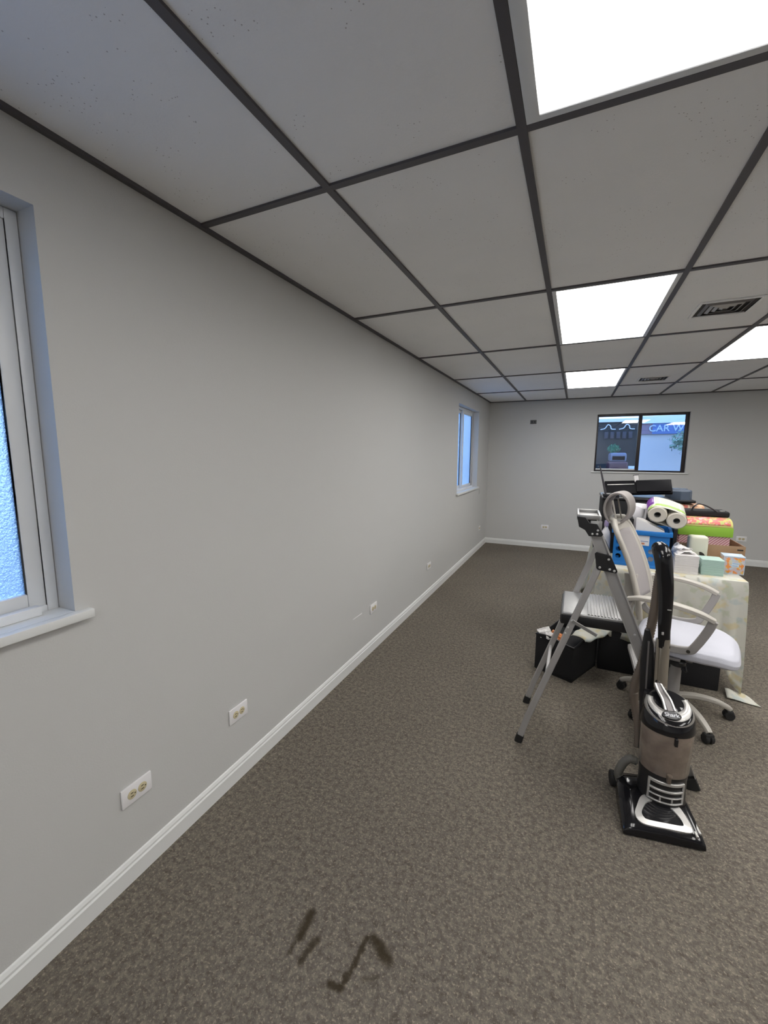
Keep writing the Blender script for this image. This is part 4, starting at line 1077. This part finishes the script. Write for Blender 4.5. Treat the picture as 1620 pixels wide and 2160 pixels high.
b = MB(); b.box((3.28, 17.02, 2.24), (3.62, 22, 2.60)); b.build('fascia_end', M_bandm, cw, smooth=False, mtx=BR)
b = MB(); b.box((3.26, 16.95, 2.60), (9, 22, 2.84)); b.build('roof_edge', mat('white_roof_edge', (.85, .87, .9), .5), cw, smooth=False, mtx=BR)
text_obj('fascia_letters', 'CAR WASH', .30, M_lett, BR @ Matrix.Translation((4.29, 16.99, 2.42)) @ Matrix.Rotation(pi/2, 4, 'X'), cw, .01, .004)
M_darkb = mat('dark_shopfront', (.024, .022, .024), .6, var=.3, vscale=.6)
sh = thing('dark_shopfront', (2.5, 50, -.2), 'dark shopfront with an arched pale sign outside, seen through the left window pane', 'building')
MB().box((-12, 50, -.2), (14, 60, 4.9)).build('wall', M_darkb, sh, smooth=False)
MB().box((-12, 49.8, 4.9), (14, 60, 5.25)).build('roof_edge', M_plate, sh, smooth=False)
for cx_ in (4.2, 5.9):
    b = MB(); b.tube(catmull([(cx_-.7, 49.8, 4.15), (cx_-.3, 49.8, 4.25), (cx_-.05, 49.8, 4.62), (cx_+.2, 49.8, 4.5), (cx_+.3, 49.8, 4.2), (cx_+.7, 49.8, 4.15)], 6), .05, 8); b.build('arched_sign', M_plate, sh)
M_dim = mat('dim_letters', (.06, .05, .065), .6)
for k in range(5): MB().box((3.9+k*.55, 49.85, 3.2), (4.25+k*.55, 49.95, 3.9), .02).build('sign_letter', M_dim, sh)
tk = thing('parked_van', (4.85, 44, -.2), 'dull maroon van with lavender roof parked outside, low in the left window pane', 'van')
MB().box((4.1, 43, .15), (5.6, 47.0, .92), .15, 4).build('van_body', mat('dull_maroon', (.10, .035, .045), .4), tk)
MB().box((4.2, 43.4, .90), (5.5, 46.6, 1.72), .2, 4).build('van_cab', mat('lavender_grey', (.17, .17, .23), .4), tk)
MB().box((4.35, 43.37, 1.08), (5.35, 43.41, 1.42), .01).build('windscreen', M_screen, tk)
MB().box((5.65, 43.2, .25), (6.2, 43.3, .55), .01).build('plate', M_label, tk)
for x_ in (4.2, 5.5):
    for y_ in (43.8, 46.2):
        MB().lathe([(0, -.1), (.33, -.1), (.36, -.06), (.36, .06), (.33, .1), (0, .1)], 24, mtx=Matrix.Translation((x_, y_, .16)) @ Matrix.Rotation(pi/2, 4, 'Y')).build('wheel', M_rubber, tk)
def tree(x, y, h, rad, label, seed, m):
    t = thing('leafy_tree', (x, y, -.2), label, 'tree')
    MB().tube([(x, y, -.2), (x+.05, y, h*.5), (x+.02, y, h)], .04*rad/.4, 10, scales=[1.2, .8, .4]).build('trunk', M_hose, t)
    rnd = random.Random(seed); b = MB()
    for k in range(420):
        v = V((rnd.gauss(0, 1), rnd.gauss(0, 1), rnd.gauss(0, 1))).normalized()*rad*rnd.uniform(.35, 1.)
        c = V((x+v.x, y+v.y, h+v.z*.8)); q = V((rnd.gauss(0, 1), rnd.gauss(0, 1), rnd.gauss(0, 1))).normalized(); p = q.orthogonal().normalized(); w = q.cross(p); s = rad*.13
        b.bm.faces.new([b.bm.verts.new(c+p*s), b.bm.verts.new(c+w*s*.5), b.bm.verts.new(c-p*s), b.bm.verts.new(c-w*s*.5)])
    b.build('crown', m, t, smooth=False)
tree(4.52, 16.0, 1.95, .52, 'small pale green tree before the pale building, at the right of the window view', 1, mat('pale_foliage', (.24, .34, .26), .9, var=.3, vscale=3))
tree(4.75, 48.2, 2.15, .6, 'green tree standing behind the van in the left window pane', 2, mat('bright_green_foliage', (.08, .26, .15), .9, var=.3, vscale=3))

# ------------------------------------------------------------ world, camera
sc = bpy.context.scene
w = bpy.data.worlds.new('dusk_sky'); sc.world = w; w.use_nodes = True
nt = w.node_tree; bg = nt.nodes['Background']
tc = nt.nodes.new('ShaderNodeTexCoord'); sp = nt.nodes.new('ShaderNodeSeparateXYZ'); nt.links.new(tc.outputs['Generated'], sp.inputs[0])
rp = nt.nodes.new('ShaderNodeValToRGB'); nt.links.new(sp.outputs[2], rp.inputs['Fac'])
rp.color_ramp.elements[0].position = 0.; rp.color_ramp.elements[0].color = (.50, .75, 1., 1)
rp.color_ramp.elements[1].position = .55; rp.color_ramp.elements[1].color = (.20, .42, .90, 1)
nt.links.new(rp.outputs[0], bg.inputs['Color']); bg.inputs['Strength'].default_value = 2.9

R = ((0.90934392, 0.41603216, 0.00329717), (-0.41167563, 0.90091067, -0.13741595), (-0.06013991, 0.12360099, 0.99050794))
right, fwd, up = (V(r_) for r_ in R)
cam = bpy.data.cameras.new('camera'); co = bpy.data.objects.new('camera', cam); COL.objects.link(co)
co.matrix_world = Matrix(((right.x, up.x, -fwd.x, 1.3720324), (right.y, up.y, -fwd.y, -0.04620716), (right.z, up.z, -fwd.z, 1.52754827), (0, 0, 0, 1)))
cam.sensor_fit = 'VERTICAL'; cam.sensor_height = 36.; cam.lens = 879.27*36/2160; cam.clip_start = .02; cam.clip_end = 200
sc.camera = co
sc.view_settings.view_transform = 'Standard'; sc.view_settings.look = 'None'; sc.view_settings.gamma = 1.; sc.view_settings.use_curve_mapping = False
sc.view_settings.exposure = .29
